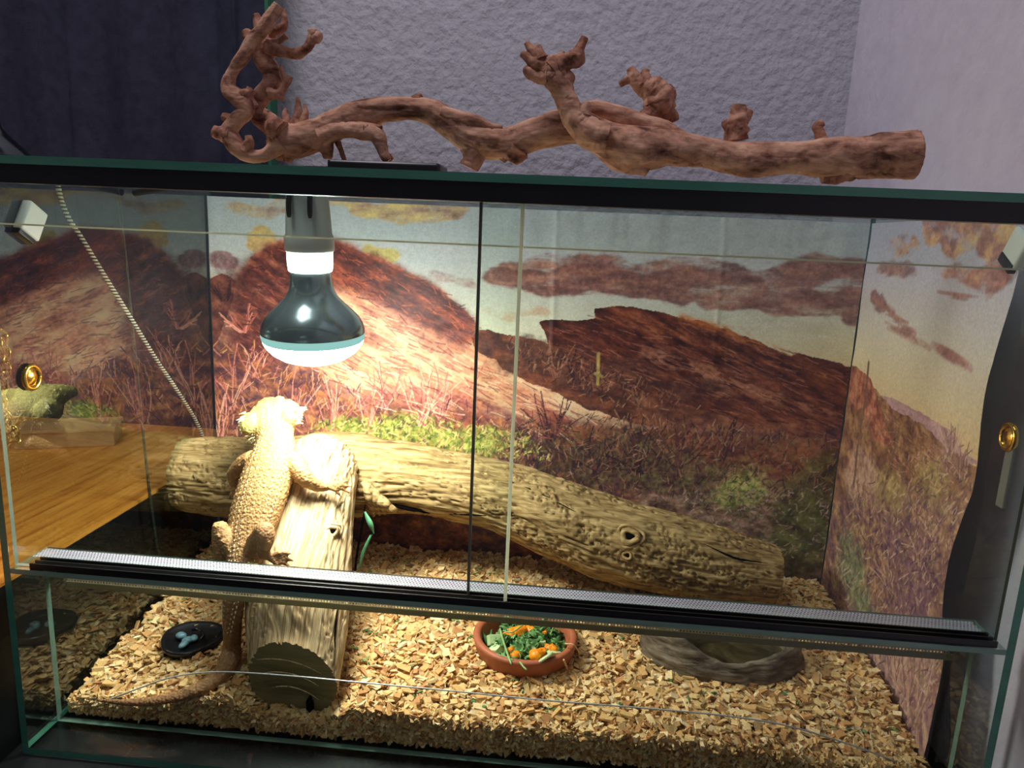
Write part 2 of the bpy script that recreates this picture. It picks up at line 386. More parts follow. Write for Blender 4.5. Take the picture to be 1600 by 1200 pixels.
# ------------------------------------------------------------------ terrarium
tank = thing('terrarium', 'rectangular glass terrarium with sliding doors and green edges', 'terrarium', (W / 2, D / 2, 0.0))
def pane(name, x0, x1, y0, y1, z0, z1, gm, em, thin, parent=None):
    V, F = box(x0, x1, y0, y1, z0, z1)
    o = part(name, V, F, gm, parent or tank, smooth=False); o.data.materials.append(em)
    big = {'x': (4, 5), 'y': (2, 3), 'z': (0, 1)}[thin]
    for i, p in enumerate(o.data.polygons): p.material_index = 0 if i in big else 1
    return o
pane('floor_pane', 0, W, 0, D, 0, G, M['glass'], M['edge'], 'z')
pane('side_pane', 0, G, 0, D, G, H - G, M['side_glass'], M['edge'], 'x')
pane('side_pane', W - G, W, 0, D, G, H - G, M['glass'], M['edge'], 'x')
pane('back_pane', G, W - G, D - G, D, G, H - G, M['glass'], M['edge'], 'y')
pane('top_pane', 0, W, 0, D, H - G, H, M['glass'], M['edge'], 'z')
pane('ledge', G, W - G, 0, 0.043, 0.1706, 0.175, M['glass'], M['edge_pale'], 'z')
pane('lower_pane', G, W - G, 0.036, 0.042, G, 0.169, M['door_glass'], M['edge_pale'], 'y')
pane('upper_strip', G, W - G, 0.020, 0.024, 0.4545, H - G, M['door_glass'], M['door_edge'], 'y')
part('top_track', *box(G, W - G, 0.001, 0.019, 0.4845, H - G), M['black'], tank, smooth=False)
b = MB(); b.add(*box(0.022, W - 0.012, 0.0015, 0.0150, 0.175, 0.1765))
for y in (0.0015, 0.0078, 0.0138): b.add(*box(0.022, W - 0.012, y, y + 0.0014, 0.1765, 0.1800))
part('bottom_track', b.V, b.F, M['black'], tank, smooth=False)
xl = at(815, 330, y=0.005)[0]; xr = at(752, 330, y=0.011)[0]
d1 = pane('sliding_door', 0.008, xl, 0.0032, 0.0072, 0.1768, 0.4965, M['door_glass'], M['door_edge'], 'y')
d2 = pane('sliding_door', xr, W - 0.008, 0.0096, 0.0134, 0.1768, 0.4965, M['door_glass'], M['tube'], 'y')
d1.data.materials.append(M['dim_edge']); d1.data.polygons[4].material_index = 2
part('edge_bead', *box(G, W - G, 0.0192, 0.0246, 0.4536, 0.4549), M['door_edge'], tank, smooth=False)
part('edge_profile', *box(xl - 0.0004, xl + 0.0020, 0.0030, 0.0074, 0.1768, 0.4965), M['door_edge'], d1, smooth=False)
part('edge_profile', *box(xr - 0.0012, xr + 0.0008, 0.0095, 0.0135, 0.1768, 0.4965), M['tube2'], d2, smooth=False)
def perforated(x0, x1, rows, pitch, fn):
    n = int((x1 - x0) / pitch); V = []; F = []
    c8 = [(math.cos(math.pi / 4 * k) * 0.30, math.sin(math.pi / 4 * k) * 0.30) for k in range(8)]
    s8 = [(0.5, 0), (0.5, 0.5), (0, 0.5), (-0.5, 0.5), (-0.5, 0), (-0.5, -0.5), (0, -0.5), (0.5, -0.5)]
    for r in range(rows):
        for i in range(n):
            cx = x0 + (i + 0.5 + (0.5 if r % 2 else 0)) * pitch; cy = (r + 0.5); o = len(V)
            for a, bb in s8: V.append(fn(cx + a * pitch, (cy + bb) * pitch))
            for a, bb in c8: V.append(fn(cx + a * pitch, (cy + bb) * pitch))
            for k in range(8): q = (k + 1) % 8; F.append((o + k, o + q, o + 8 + q, o + 8 + k))
    return np.array(V), np.array(F)
vent = part('vent_strip', *perforated(0.014, 0.786, 6, 0.0027, lambda x, v: (x, 0.0152 + v, 0.1795)), M['alu'], tank, smooth=False)
part('mirrored_vent', *perforated(0.02, 0.78, 2, 0.0027, lambda x, v: (x, 0.0445, 0.1478 - v)), M['vent_mirror'], tank, smooth=False)  # this band, its lip and mount stand in for the vent strip's reflection
part('mirrored_vent_lip', *box(0.02, 0.783, 0.0440, 0.0452, 0.1372, 0.1424), M['vent_mirror'], tank, smooth=False)
part('mirrored_vent_mount', *box(0.012, 0.788, 0.0433, 0.0460, 0.1478, 0.1690), M['black'], tank, smooth=False)

# ------------------------------------------------------------------ desert backdrop (a print: colours belong to the paper, bar the brightening towards the right)
class Print:
    def __init__(s, a0, a1, z0, z1, step, plane, val):
        s.na, s.nz = int(abs(a1 - a0) / step) + 1, int((z1 - z0) / step) + 1
        s.a = np.linspace(a0, a1, s.na); s.z = np.linspace(z0, z1, s.nz); s.A, s.Z = np.meshgrid(s.a, s.z)
        s.C = np.zeros((s.nz, s.na, 3)); s.plane, s.val = plane, val
    def q(s, pts):
        o = []
        for p in pts:
            w = at(p[0], p[1], **{s.plane: s.val}); o.append((w[0] if s.plane == 'y' else w[1], w[2]))
        return np.array(o)
    def mask(s, pts, warp=0.003, wf=60, seed=0, soft=0.0015):
        P = s.q(pts); A = s.A + warp * fbm2(s.A * wf, s.Z * wf, seed, 4); Z = s.Z + warp * fbm2(s.A * wf, s.Z * wf, seed + 5, 4)
        ins = np.zeros(A.shape, bool)
        for k in range(len(P)):
            x0, y0 = P[k]; x1, y1 = P[(k + 1) % len(P)]
            if y0 == y1: continue
            c = ((y0 > Z) != (y1 > Z)) & (A < (x1 - x0) * (Z - y0) / (y1 - y0) + x0); ins ^= c
        return ins.astype(float)
    def view(s, pts, pad=0.03):
        P = s.q(pts); lo, hi = P.min(0) - pad, P.max(0) + pad
        ia = np.where((s.a >= lo[0]) & (s.a <= hi[0]))[0]; iz = np.where((s.z >= lo[1]) & (s.z <= hi[1]))[0]
        sl = (slice(iz.min(), iz.max() + 1), slice(ia.min(), ia.max() + 1))
        o = Print.__new__(Print); o.plane, o.val = s.plane, s.val; o.A, o.Z, o.C = s.A[sl], s.Z[sl], s.C[sl]; o.a, o.z = s.a[sl[1]], s.z[sl[0]]; return o
    def around(s, px, py, rx, ry): return s.view([(px - rx * 1.7, py - ry * 1.7), (px + rx * 1.7, py - ry * 1.7), (px - rx * 1.7, py + ry * 1.7), (px + rx * 1.7, py + ry * 1.7)], 0.004)
    def soft(s, m, k):
        for ax in (0, 1):
            for _ in (0, 1):
                p = [(0, 0), (0, 0)]; p[ax] = (k + 1, k); c = np.cumsum(np.pad(m, p, mode='edge'), axis=ax)
                m = (c[2 * k + 1:] - c[:-2 * k - 1]) / (2 * k + 1) if ax == 0 else (c[:, 2 * k + 1:] - c[:, :-2 * k - 1]) / (2 * k + 1)
        return m
    def over(s, m, col):
        col = np.asarray(col, float)
        s.C[:] = s.C * (1 - m[..., None]) + col * m[..., None]
    def n(s, fa, fz, ang=0.0, seed=0, o=5, g=0.6):
        c, d = math.cos(ang), math.sin(ang); u = s.A * c + s.Z * d; v = -s.A * d + s.Z * c
        return fbm2(u * fa, v * fz, seed, o, g)
    def ramp(s, t, cols):
        t = np.clip(t, 0, 1) * (len(cols) - 1); i = np.clip(t.astype(int), 0, len(cols) - 2); f = (t - i)[..., None]; c = np.array(cols, float)
        return c[i] * (1 - f) + c[i + 1] * f
    def blob(s, px, py, rx, ry, pts_scale=1.0):
        c = s.q([(px, py)])[0]; e = s.q([(px + rx, py), (px, py + ry)])
        RX = max(abs(e[0][0] - c[0]), 1e-4); RZ = max(abs(e[1][1] - c[1]), 1e-4)
        return np.sqrt(((s.A - c[0]) / RX) ** 2 + ((s.Z - c[1]) / RZ) ** 2)
    def stroke(s, pts, w, col, alpha=1.0):
        P = s.q(pts); c = np.asarray(col, float)
        for k in range(len(P) - 1):
            p, r = P[k], P[k + 1]; lo = np.minimum(p, r) - w * 2; hi = np.maximum(p, r) + w * 2
            ia = np.where((s.a >= lo[0]) & (s.a <= hi[0]))[0]; iz = np.where((s.z >= lo[1]) & (s.z <= hi[1]))[0]
            if len(ia) == 0 or len(iz) == 0: continue
            sl = (slice(iz[0], iz[-1] + 1), slice(ia.min(), ia.max() + 1))
            A, Z = s.A[sl], s.Z[sl]; d = r - p; t = np.clip(((A - p[0]) * d[0] + (Z - p[1]) * d[1]) / (d @ d + 1e-12), 0, 1)
            dist = np.hypot(A - p[0] - t * d[0], Z - p[1] - t * d[1]); m = alpha * sstep(w, w * 0.35, dist)
            s.C[sl] = s.C[sl] * (1 - m[..., None]) + c * m[..., None]
R = random.Random(11)
def twigs(P, x, y, n, hgt, spread, w, cols, bend=0.25):
    for k in range(n):
        a = R.uniform(-spread, spread); l = hgt * R.uniform(0.55, 1.0); pts = [(x + R.uniform(-6, 6), y)]
        cx, cy = pts[0]
        for m in range(5):
            a += R.uniform(-bend, bend); cx += math.sin(a) * l / 5; cy -= math.cos(a) * l / 5; pts.append((cx, cy))
        P.stroke(pts, w, R.choice(cols), 0.85)
        if R.random() < 0.7:
            bx, by = pts[2 + R.randrange(2)]; a2 = a + R.choice((-0.6, 0.6)); P.stroke([(bx, by), (bx + math.sin(a2) * l * .3, by - math.cos(a2) * l * .3)], w * 0.8, R.choice(cols), 0.8)

YB = 0.350
B = Print(0.008, 0.789, 0.02, 0.494, 0.00085, 'y', YB)
# sky
t = (B.Z - 0.25) / 0.24
sky = B.ramp(t + 0.06 * B.n(6, 12, 0, 1), [(226, 208, 150), (222, 214, 172), (204, 206, 186), (186, 192, 192), (178, 184, 192)])
warm = sstep(0.5, 0.8, B.A) * sstep(0.42, 0.30, B.Z)
sky = sky * (1 - warm[..., None] * 0.5) + np.array((224, 186, 124)) * warm[..., None] * 0.5
B.C[:] = sky
def cloud(P, pts, cols, seed, fa=22, fz=90, lo=-0.25, hi=0.3, a=0.9, warp=0.012):
    P = P.view(pts, 0.05); m = P.soft(P.mask(pts, warp * 1.3, 34, seed), 7); n = P.n(fa, fz, 0, seed + 3)
    m = sstep(0.28, 0.62, m + 0.28 * P.n(fa * 2, fz * 1.6, 0, seed + 14)) * sstep(lo - 0.1, hi + 0.25, n + 0.25 + 0.25 * P.n(fa * 3, fz * 2.5, 0, seed + 5)) * a
    P.over(m, P.ramp(0.5 + 0.9 * P.n(fa * 1.3, fz * 1.2, 0, seed + 8), cols))
BR = [(96, 62, 64), (132, 86, 80), (170, 116, 96)]
cloud(B, [(770, 415), (860, 405), (1000, 410), (1150, 418), (1290, 405), (1372, 410), (1368, 490), (1250, 490), (1150, 478), (1000, 468), (880, 462), (790, 445)], BR, 21)
cloud(B, [(745, 425), (900, 418), (1180, 430), (1220, 458), (1100, 476), (930, 462), (770, 450)], BR, 22, lo=-0.6, hi=-0.1)
cloud(B, [(1200, 405), (1372, 400), (1370, 440), (1240, 440)], BR, 23, lo=-0.5, hi=0)
cloud(B, [(1120, 460), (1368, 455), (1366, 496), (1200, 492)], BR, 25, lo=-0.5, hi=0)
cloud(B, [(500, 318), (640, 312), (730, 322), (715, 338), (640, 342), (560, 334)], [(150, 110, 104), (196, 160, 120), (226, 196, 120)], 31, lo=-0.5, hi=0.1)
cloud(B, [(322, 318), (450, 312), (540, 318), (520, 334), (400, 336)], [(150, 116, 110), (180, 150, 130), (196, 164, 120)], 32)
cloud(B, [(388, 372), (412, 360), (436, 366), (432, 384), (398, 388)], [(190, 150, 100), (214, 184, 110)], 33, lo=-0.9, hi=-0.3)
cloud(B, [(565, 384), (610, 380), (640, 400), (600, 410), (570, 402)], [(190, 170, 100), (200, 200, 110)], 34, lo=-0.9, hi=-0.3)
cloud(B, [(325, 402), (360, 398), (374, 412), (350, 420), (326, 418)], [(130, 96, 104), (150, 116, 110)], 35, lo=-0.9, hi=-0.3)
cloud(B, [(660, 425), (750, 428), (755, 446), (690, 442)], BR, 36, a=0.6)
cloud(B, [(745, 488), (850, 486), (860, 496), (745, 497)], [(190, 150, 120), (200, 170, 130)], 37, a=0.6, lo=-0.8, hi=-0.2)
# far ground
g = B.mask([(300, 452), (345, 428), (385, 445), (395, 500), (560, 520), (745, 516), (800, 522), (850, 535), (1000, 560), (1400, 600), (1400, 1000), (300, 1000)], 0.004, 60, 40)
gr = B.ramp(0.5 + 0.75 * B.n(40, 90, -0.15, 41), [(48, 28, 34), (84, 46, 40), (120, 66, 48), (150, 92, 62)])
B.over(g, gr)
# right rock
rr = B.mask([(843, 505), (850, 499), (905, 501), (930, 498), (928, 484), (950, 478), (1010, 482), (1090, 500), (1180, 530), (1232, 556), (1248, 553), (1290, 560), (1338, 575), (1372, 590), (1372, 720), (1250, 690), (1100, 640), (960, 610), (880, 580), (856, 535)], 0.003, 70, 50)
n = B.n(18, 120, -0.42, 51) ; n2 = B.n(60, 160, -0.42, 52)
col = B.ramp(0.40 + 0.6 * n + 0.3 * n2, [(40, 20, 26), (70, 32, 30), (98, 46, 36), (140, 72, 48), (186, 122, 84)])
B.over(rr, col)
edge = B.mask([(1060, 492), (1150, 515), (1225, 548), (1232, 556), (1160, 528), (1060, 500)], 0.002, 60, 55); B.over(B.soft(edge, 3) * sstep(-0.3, 0.2, n2), (196, 100, 46))
edge = B.mask([(1000, 540), (1120, 575), (1250, 625), (1330, 650), (1330, 660), (1200, 630), (1080, 590), (1000, 560)], 0.006, 60, 56); B.over(B.soft(edge, 5) * 0.8 * sstep(-0.2, 0.2, n2), (176, 112, 86))
# left big rock
lr_pts = [(362, 470), (372, 430), (392, 402), (420, 384), (442, 372), (450, 380), (520, 374), (580, 398), (640, 424), (690, 452), (728, 488), (746, 505), (746, 520), (738, 530), (744, 548), (775, 562), (786, 578), (850, 606), (920, 640), (1000, 664), (960, 680), (880, 700), (800, 720), (330, 760), (330, 560)]
lr = B.mask(lr_pts, 0.0035, 70, 60)
n = B.n(16, 110, -0.40, 61); n2 = B.n(70, 230, -0.42, 62); n3 = B.n(10, 30, -0.45, 63, 3)
col = B.ramp(0.58 + 0.5 * n + 0.28 * n2, [(110, 58, 56), (160, 92, 74), (206, 140, 108), (226, 182, 140), (234, 206, 166)])
B.over(lr, col)
cap = B.mask([(362, 480), (372, 430), (392, 402), (420, 384), (442, 372), (520, 374), (600, 405), (690, 452), (728, 488), (747, 508), (742, 535), (720, 540), (690, 525), (640, 500), (560, 460), (500, 440), (455, 480), (420, 560), (370, 580)], 0.006, 50, 65)
B.over(B.soft(cap, 4) * 0.9, B.ramp(0.5 + 0.6 * n + 0.5 * n2, [(54, 24, 30), (92, 40, 36), (136, 58, 40), (176, 86, 54)]))
lf = B.mask([(330, 440), (370, 420), (420, 385), (470, 400), (465, 560), (400, 600), (330, 600)], 0.01, 40, 66)
B.over(B.soft(lf, 10) * 0.75, B.ramp(0.5 + 0.8 * B.n(60, 120, -0.6, 67), [(44, 26, 34), (76, 42, 44), (116, 66, 58), (160, 104, 86)]))
dark = B.mask([(590, 470), (690, 500), (735, 545), (700, 560), (620, 520)], 0.01, 40, 68); B.over(dark * 0.35 * sstep(-0.1, 0.3, n2), (110, 52, 52))
ll = B.mask([(560, 600), (740, 610), (860, 660), (920, 690), (700, 720), (560, 700)], 0.012, 30, 69)
B.over(B.soft(ll, 10) * 0.7, B.ramp(0.5 + 0.8 * B.n(30, 160, -0.42, 70), [(96, 46, 58), (150, 82, 70), (206, 140, 100)]))
tl = B.mask([(880, 640), (960, 655), (1030, 668), (980, 676), (900, 668)], 0.003, 60, 71); B.over(tl * 0.8, (200, 180, 140))
# foreground scrub, left under the rock
sc = B.mask([(300, 560), (360, 540), (430, 560), (520, 600), (640, 640), (760, 655), (860, 670), (1010, 668), (1400, 660), (1400, 1000), (300, 1000)], 0.016, 26, 80)
B.over(B.soft(sc, 8) * 0.82, B.ramp(0.5 + 0.9 * B.n(80, 110, -0.1, 81), [(50, 30, 48), (92, 52, 58), (140, 80, 62), (176, 114, 70)]))
mid = B.mask([(860, 660), (1000, 665), (1200, 690), (1400, 700), (1400, 790), (1100, 760), (860, 740)], 0.012, 30, 82)
B.over(B.soft(mid, 8) * 0.8, B.ramp(0.5 + 0.9 * B.n(60, 120, -0.15, 83), [(52, 26, 28), (100, 50, 38), (150, 80, 52), (110, 90, 50)]))
low = B.mask([(1000, 760), (1150, 750), (1400, 760), (1400, 1000), (900, 1000)], 0.012, 30, 84)
B.over(B.soft(low, 8) * 0.85, B.ramp(0.5 + 0.9 * B.n(90, 170, 0, 85), [(46, 30, 34), (96, 70, 56), (150, 112, 92), (190, 156, 136)]))
dk = B.mask([(1210, 760), (1300, 700), (1330, 720), (1320, 900), (1200, 900), (1215, 850)], 0.012, 30, 86)
B.over(B.soft(dk, 8) * 0.85, B.ramp(0.5 + 0.9 * B.n(50, 60, 0, 87), [(22, 18, 20), (48, 40, 26), (84, 78, 40), (110, 108, 56)]))
bush = [(560, 672, 60, 22), (640, 668, 70, 26), (700, 690, 80, 26), (600, 695, 90, 22), (760, 690, 60, 26), (1150, 760, 60, 40)]
for k, (x, y, a, c) in enumerate(bush):
    Q = B.around(x, y, a, c); m = sstep(1.15, 0.5, Q.blob(x, y, a, c) + 0.55 * Q.n(110, 110, 0, 90 + k)); Q.over(m * 0.9, Q.ramp(0.5 + 1.1 * Q.n(170, 170, 0, 95 + k), [(70, 84, 40), (124, 136, 58), (170, 176, 80), (206, 196, 116)]))
for k, (x, y, a, c) in enumerate([(890, 720, 60, 45), (960, 730, 90, 50), (1050, 740, 90, 45), (830, 700, 50, 40), (1000, 690, 60, 24)]):
    Q = B.around(x, y, a, c); m = sstep(1.2, 0.4, Q.blob(x, y, a, c) + 0.6 * Q.n(90, 90, 0, 110 + k)); Q.over(m * 0.75, Q.ramp(0.5 + 0.9 * Q.n(150, 150, 0, 115 + k), [(30, 20, 34), (58, 42, 44), (92, 76, 52), (120, 116, 70)]))
for k, (x, y, a, c) in enumerate([(1260, 800, 40, 30), (1230, 850, 50, 26), (1290, 830, 30, 26)]):
    Q = B.around(x, y, a, c); m = sstep(1.2, 0.4, Q.blob(x, y, a, c) + 0.5 * Q.n(70, 70, 0, 120 + k)); Q.over(m * 0.7, Q.ramp(0.5 + 0.9 * Q.n(120, 120, 0, 125 + k), [(40, 44, 24), (80, 86, 40), (112, 122, 60)]))
for k, (x, y, a, c) in enumerate([(840, 545, 50, 24), (900, 575, 60, 36), (980, 590, 60, 34), (810, 570, 50, 20), (1080, 610, 70, 22)]):
    Q = B.around(x, y, a, c); m = sstep(1.2, 0.4, Q.blob(x, y, a, c) + 0.6 * Q.n(90, 90, 0, 130 + k)); Q.over(m * 0.55, Q.ramp(0.5 + 0.9 * Q.n(150, 150, 0, 135 + k), [(34, 22, 30), (70, 46, 44), (110, 74, 56)]))
PINK = [(220, 140, 120), (196, 108, 92), (236, 176, 150), (176, 90, 84)]
for x, y, nn, h, sp in [(360, 640, 9, 110, 0.5), (400, 590, 8, 80, 0.9), (450, 690, 8, 120, 0.5), (520, 690, 10, 110, 0.45), (575, 690, 10, 110, 0.35), (660, 665, 16, 110, 0.75), (690, 660, 10, 120, 0.7), (345, 690, 8, 100, 0.3), (600, 640, 8, 80, 0.5), (380, 520, 12, 50, 1.2)]:
    twigs(B, x, y, nn, h, sp, 0.0010, PINK)
DARK = [(36, 22, 34), (60, 34, 40), (84, 46, 44)]
for x, y, nn, h, sp in [(860, 690, 12, 80, 0.8), (930, 740, 14, 80, 1.2), (1000, 740, 16, 90, 1.2), (1060, 730, 12, 80, 1.1), (1130, 720, 9, 90, 0.5), (900, 600, 10, 60, 0.8), (830, 720, 8, 60, 1.0), (350, 470, 8, 40, 0.7)]:
    twigs(B, x, y, nn, h, sp, 0.0011, DARK)
for x, y, nn, h, sp in [(870, 590, 8, 60, 0.6), (930, 610, 8, 50, 0.7), (1120, 760, 9, 60, 0.8), (1000, 640, 8, 40, 0.8)]:
    twigs(B, x, y, nn, h, sp, 0.0009, [(150, 100, 76), (120, 74, 60)])
def scatter(P, pts, n, ln, w, cols, ang, sp, al=0.8):
    xs = [p[0] for p in pts]; ys = [p[1] for p in pts]; k = 0
    while k < n:
        x_, y_ = R.uniform(min(xs), max(xs)), R.uniform(min(ys), max(ys)); ins = False
        for i in range(len(pts)):
            (x0, y0), (x1, y1) = pts[i], pts[(i + 1) % len(pts)]
            if (y0 > y_) != (y1 > y_) and x_ < (x1 - x0) * (y_ - y0) / (y1 - y0) + x0: ins = not ins
        k += 1
        if not ins: continue
        a = ang + R.gauss(0, sp); l = ln * R.uniform(0.4, 1.2)
        P.stroke([(x_, y_), (x_ + math.cos(a) * l * .5, y_ + math.sin(a) * l * .5 + R.uniform(-1, 1)), (x_ + math.cos(a) * l, y_ + math.sin(a) * l)], w * R.uniform(.7, 1.2), R.choice(cols), al)
scatter(B, [(450, 450), (560, 470), (740, 560), (860, 615), (960, 665), (800, 690), (600, 650), (450, 560)], 900, 26, .0009, [(150, 76, 70), (120, 60, 62), (180, 100, 80), (236, 206, 170), (110, 56, 60)], 0.45, 0.16, 0.7)
scatter(B, [(370, 420), (440, 378), (520, 378), (690, 452), (742, 505), (735, 540), (640, 500), (500, 440), (430, 520), (370, 560)], 700, 18, .0009, [(70, 30, 38), (110, 46, 40), (190, 96, 60), (60, 30, 40)], 0.5, 0.3, 0.7)
scatter(B, [(848, 505), (930, 490), (1010, 485), (1180, 532), (1340, 580), (1372, 600), (1372, 720), (1100, 640), (880, 580)], 1100, 26, .0009, [(40, 20, 28), (120, 60, 46), (170, 100, 76), (60, 28, 32), (140, 76, 60)], 0.38, 0.14, 0.65)
scatter(B, [(332, 540), (430, 545), (560, 610), (740, 640), (860, 670), (800, 720), (332, 720)], 1000, 15, .0009, [(206, 130, 116), (236, 176, 140), (90, 44, 60), (190, 120, 60), (70, 40, 64), (220, 150, 90)], -1.4, 0.7, 0.75)
scatter(B, [(480, 660), (640, 650), (830, 680), (860, 720), (560, 715), (480, 700)], 900, 7, .0012, [(190, 190, 96), (120, 136, 60), (220, 214, 130), (80, 96, 50), (160, 160, 80)], -1.2, 0.9, 0.8)
scatter(B, [(780, 660), (1000, 650), (1300, 690), (1310, 780), (1000, 790), (780, 740)], 1500, 12, .0009, [(40, 26, 36), (130, 84, 60), (80, 50, 46), (150, 96, 66), (100, 96, 60), (180, 130, 100), (50, 36, 44)], -1.3, 0.8, 0.75)
scatter(B, [(1060, 770), (1300, 760), (1300, 880), (1100, 850)], 700, 7, .0010, [(190, 160, 140), (150, 116, 100), (70, 50, 54), (90, 100, 60)], -0.2, 0.8, 0.75)
scatter(B, [(790, 530), (850, 545), (980, 590), (1100, 640), (960, 640), (800, 580)], 700, 11, .0009, [(150, 100, 76), (60, 40, 44), (120, 76, 60), (44, 28, 36), (176, 130, 96)], -1.2, 0.7, 0.7)
B.stroke([(935, 553), (934, 600)], 0.0030, (176, 150, 84)); B.stroke([(930, 584), (940, 588)], 0.0030, (150, 124, 70))

# side panel of the print
XS = 0.7905
S = Print(0.350, 0.052, 0.02, 0.494, 0.0009, 'x', XS)
t = (S.Z - 0.29) / 0.19
S.C[:] = S.ramp(t + 0.05 * S.n(8, 14, 0, 201), [(226, 176, 108), (222, 196, 146), (208, 196, 176), (190, 184, 194), (172, 168, 196)])
RB = [(120, 66, 62), (160, 92, 74), (214, 140, 84), (230, 180, 100)]
for k, (pts, cols, lo) in enumerate([
    ([(1372, 405), (1430, 412), (1452, 432), (1400, 430), (1366, 424)], BR, -0.6), ([(1362, 455), (1380, 462), (1400, 490), (1362, 480)], BR, -0.5),
    ([(1380, 372), (1430, 365), (1445, 392), (1400, 402)], RB, -0.1), ([(1440, 340), (1560, 340), (1545, 380), (1500, 405), (1450, 380)], RB, -0.5),
    ([(1540, 350), (1600, 340), (1600, 410), (1540, 400)], RB, -0.4), ([(1440, 415), (1600, 420), (1600, 450), (1540, 460), (1480, 430)], RB[:3], -0.5),
    ]):
    cloud(S, pts, cols, 210 + k, 40, 70, lo, lo + 0.5, 0.85, 0.008)
for x0, y0, x1, y1, ww in ((1372, 500, 1462, 548, .0035), (1400, 510, 1440, 522, .0045), (1462, 540, 1542, 583, .0050), (1470, 545, 1515, 570, .0065), (1362, 460, 1400, 492, .0055), (1385, 492, 1425, 508, .004), (1470, 460, 1540, 470, .003)):
    for q in range(7):
        a_, b_ = R.uniform(0, .5), R.uniform(.5, 1); jy = R.uniform(-4, 4); S.stroke([(x0 + (x1 - x0) * a_, y0 + (y1 - y0) * a_ + jy), (x0 + (x1 - x0) * b_, y0 + (y1 - y0) * b_ + jy)], ww * R.uniform(.5, 1.1), R.choice([(150, 96, 84), (170, 110, 92), (134, 84, 80)]), 0.4)
nn_ = S.n(60, 90, 0.6, 230); n4 = S.n(120, 160, 0.9, 231)
mt = S.mask([(1360, 615), (1400, 625), (1450, 650), (1500, 680), (1520, 716), (1560, 740), (1440, 720)], 0.001, 60, 232); S.over(mt, (176, 126, 124))
sl = S.mask([(1200, 540), (1340, 575), (1356, 596), (1400, 640), (1450, 668), (1520, 725), (1600, 760), (1600, 1300), (1200, 1300)], 0.003, 60, 233)
S.over(sl, S.ramp(0.5 + 0.7 * nn_ + 0.3 * n4, [(70, 40, 36), (112, 66, 46), (150, 96, 58), (170, 120, 76)]))
rk = S.mask([(1300, 560), (1338, 572), (1362, 592), (1382, 650), (1400, 700), (1370, 690), (1350, 640), (1335, 640)], 0.002, 60, 234); S.over(rk, S.ramp(0.5 + 0.8 * n4, [(90, 40, 36), (160, 80, 56), (210, 130, 90)]))
pk = S.mask([(1340, 690), (1370, 720), (1392, 790), (1370, 830), (1330, 800), (1320, 740)], 0.006, 50, 235); S.over(S.soft(pk, 5) * 0.8, S.ramp(0.5 + 0.8 * n4, [(120, 78, 66), (196, 140, 112), (224, 180, 140)]))
fg = S.mask([(1300, 780), (1400, 770), (1500, 790), (1600, 740), (1600, 1300), (1250, 1300)], 0.012, 30, 236)
S.over(S.soft(fg, 8) * 0.85, S.ramp(0.5 + 0.9 * S.n(110, 130, 0.5, 237), [(58, 36, 52), (100, 62, 66), (150, 100, 70), (176, 140, 90)]))
for k, (x, y, a, c, cols) in enumerate([(1400, 770, 40, 36, 0), (1470, 760, 40, 50, 0), (1330, 880, 30, 60, 1), (1420, 860, 50, 50, 2), (1500, 720, 30, 40, 3), (1350, 950, 30, 50, 1), (1460, 900, 40, 80, 2), (1430, 960, 60, 60, 2)]):
    cs = [[(110, 86, 44), (160, 134, 66), (196, 166, 92)], [(60, 80, 48), (100, 120, 74), (160, 160, 120)], [(60, 34, 56), (96, 60, 72), (150, 104, 96)], [(110, 66, 60), (160, 110, 96), (196, 150, 140)]][cols]
    Q = S.around(x, y, a, c); m = sstep(1.2, 0.4, Q.blob(x, y, a, c) + 0.6 * Q.n(90, 90, 0, 240 + k)); Q.over(m * 0.7, Q.ramp(0.5 + 1.0 * Q.n(170, 170, 0, 250 + k), cs))
bt = S.mask([(1270, 1010), (1480, 990), (1480, 1300), (1270, 1300)], 0.012, 30, 260)
S.over(S.soft(bt, 8) * 0.8, S.ramp(0.5 + 0.9 * S.n(60, 260, 1.1, 261), [(84, 52, 66), (130, 90, 90), (190, 140, 116), (212, 170, 140)]))
S.stroke([(1359, 568), (1352, 640), (1342, 700), (1336, 760)], 0.0040, (112, 74, 54)); S.stroke([(1349, 690), (1360, 660), (1362, 640)], 0.0022, (140, 96, 70))
S.stroke([(1411, 672), (1400, 720), (1386, 780)], 0.0034, (110, 74, 50))
for x, y, q, h, sp in [(1500, 730, 14, 70, 0.5), (1520, 760, 10, 70, 0.5), (1450, 900, 12, 90, 0.8), (1400, 940, 12, 80, 0.8), (1480, 860, 10, 80, 0.8), (1440, 1150, 16, 160, 0.4), (1400, 1100, 10, 120, 0.4)]:
    twigs(S, x, y, q, h, sp, 0.0011, [(110, 66, 58), (196, 150, 124), (150, 100, 80)])

scatter(S, [(1330, 760), (1420, 720), (1520, 730), (1560, 780), (1490, 1100), (1430, 1190), (1300, 930)], 1800, 11, .0010, [(190, 150, 110), (90, 54, 66), (150, 110, 70), (60, 36, 56), (206, 166, 130), (130, 110, 66)], -1.2, 0.6, 0.75)
scatter(S, [(1350, 600), (1400, 645), (1520, 730), (1500, 780), (1400, 740)], 500, 14, .0009, [(130, 80, 56), (176, 120, 84), (100, 56, 46)], 0.7, 0.3, 0.6)
for P, sd in ((B, 400), (S, 420)):
    grd = np.clip(1.2 - np.abs(P.C[..., 2] - P.C[..., 0]) / 60, 0, 1) * 0 + sstep(190, 120, P.C.mean(-1))
    P.C[:] = P.C * (1 + (0.05 + 0.20 * grd) * P.n(260, 300, 0, sd, 3) + 0.16 * grd * P.n(60, 90, -0.3, sd + 3, 4))[..., None]
S.C[:] = 255 * np.clip(S.C / 255, 0, 1) ** 0.72  # side panel brightened in colour for light that hardly reaches it
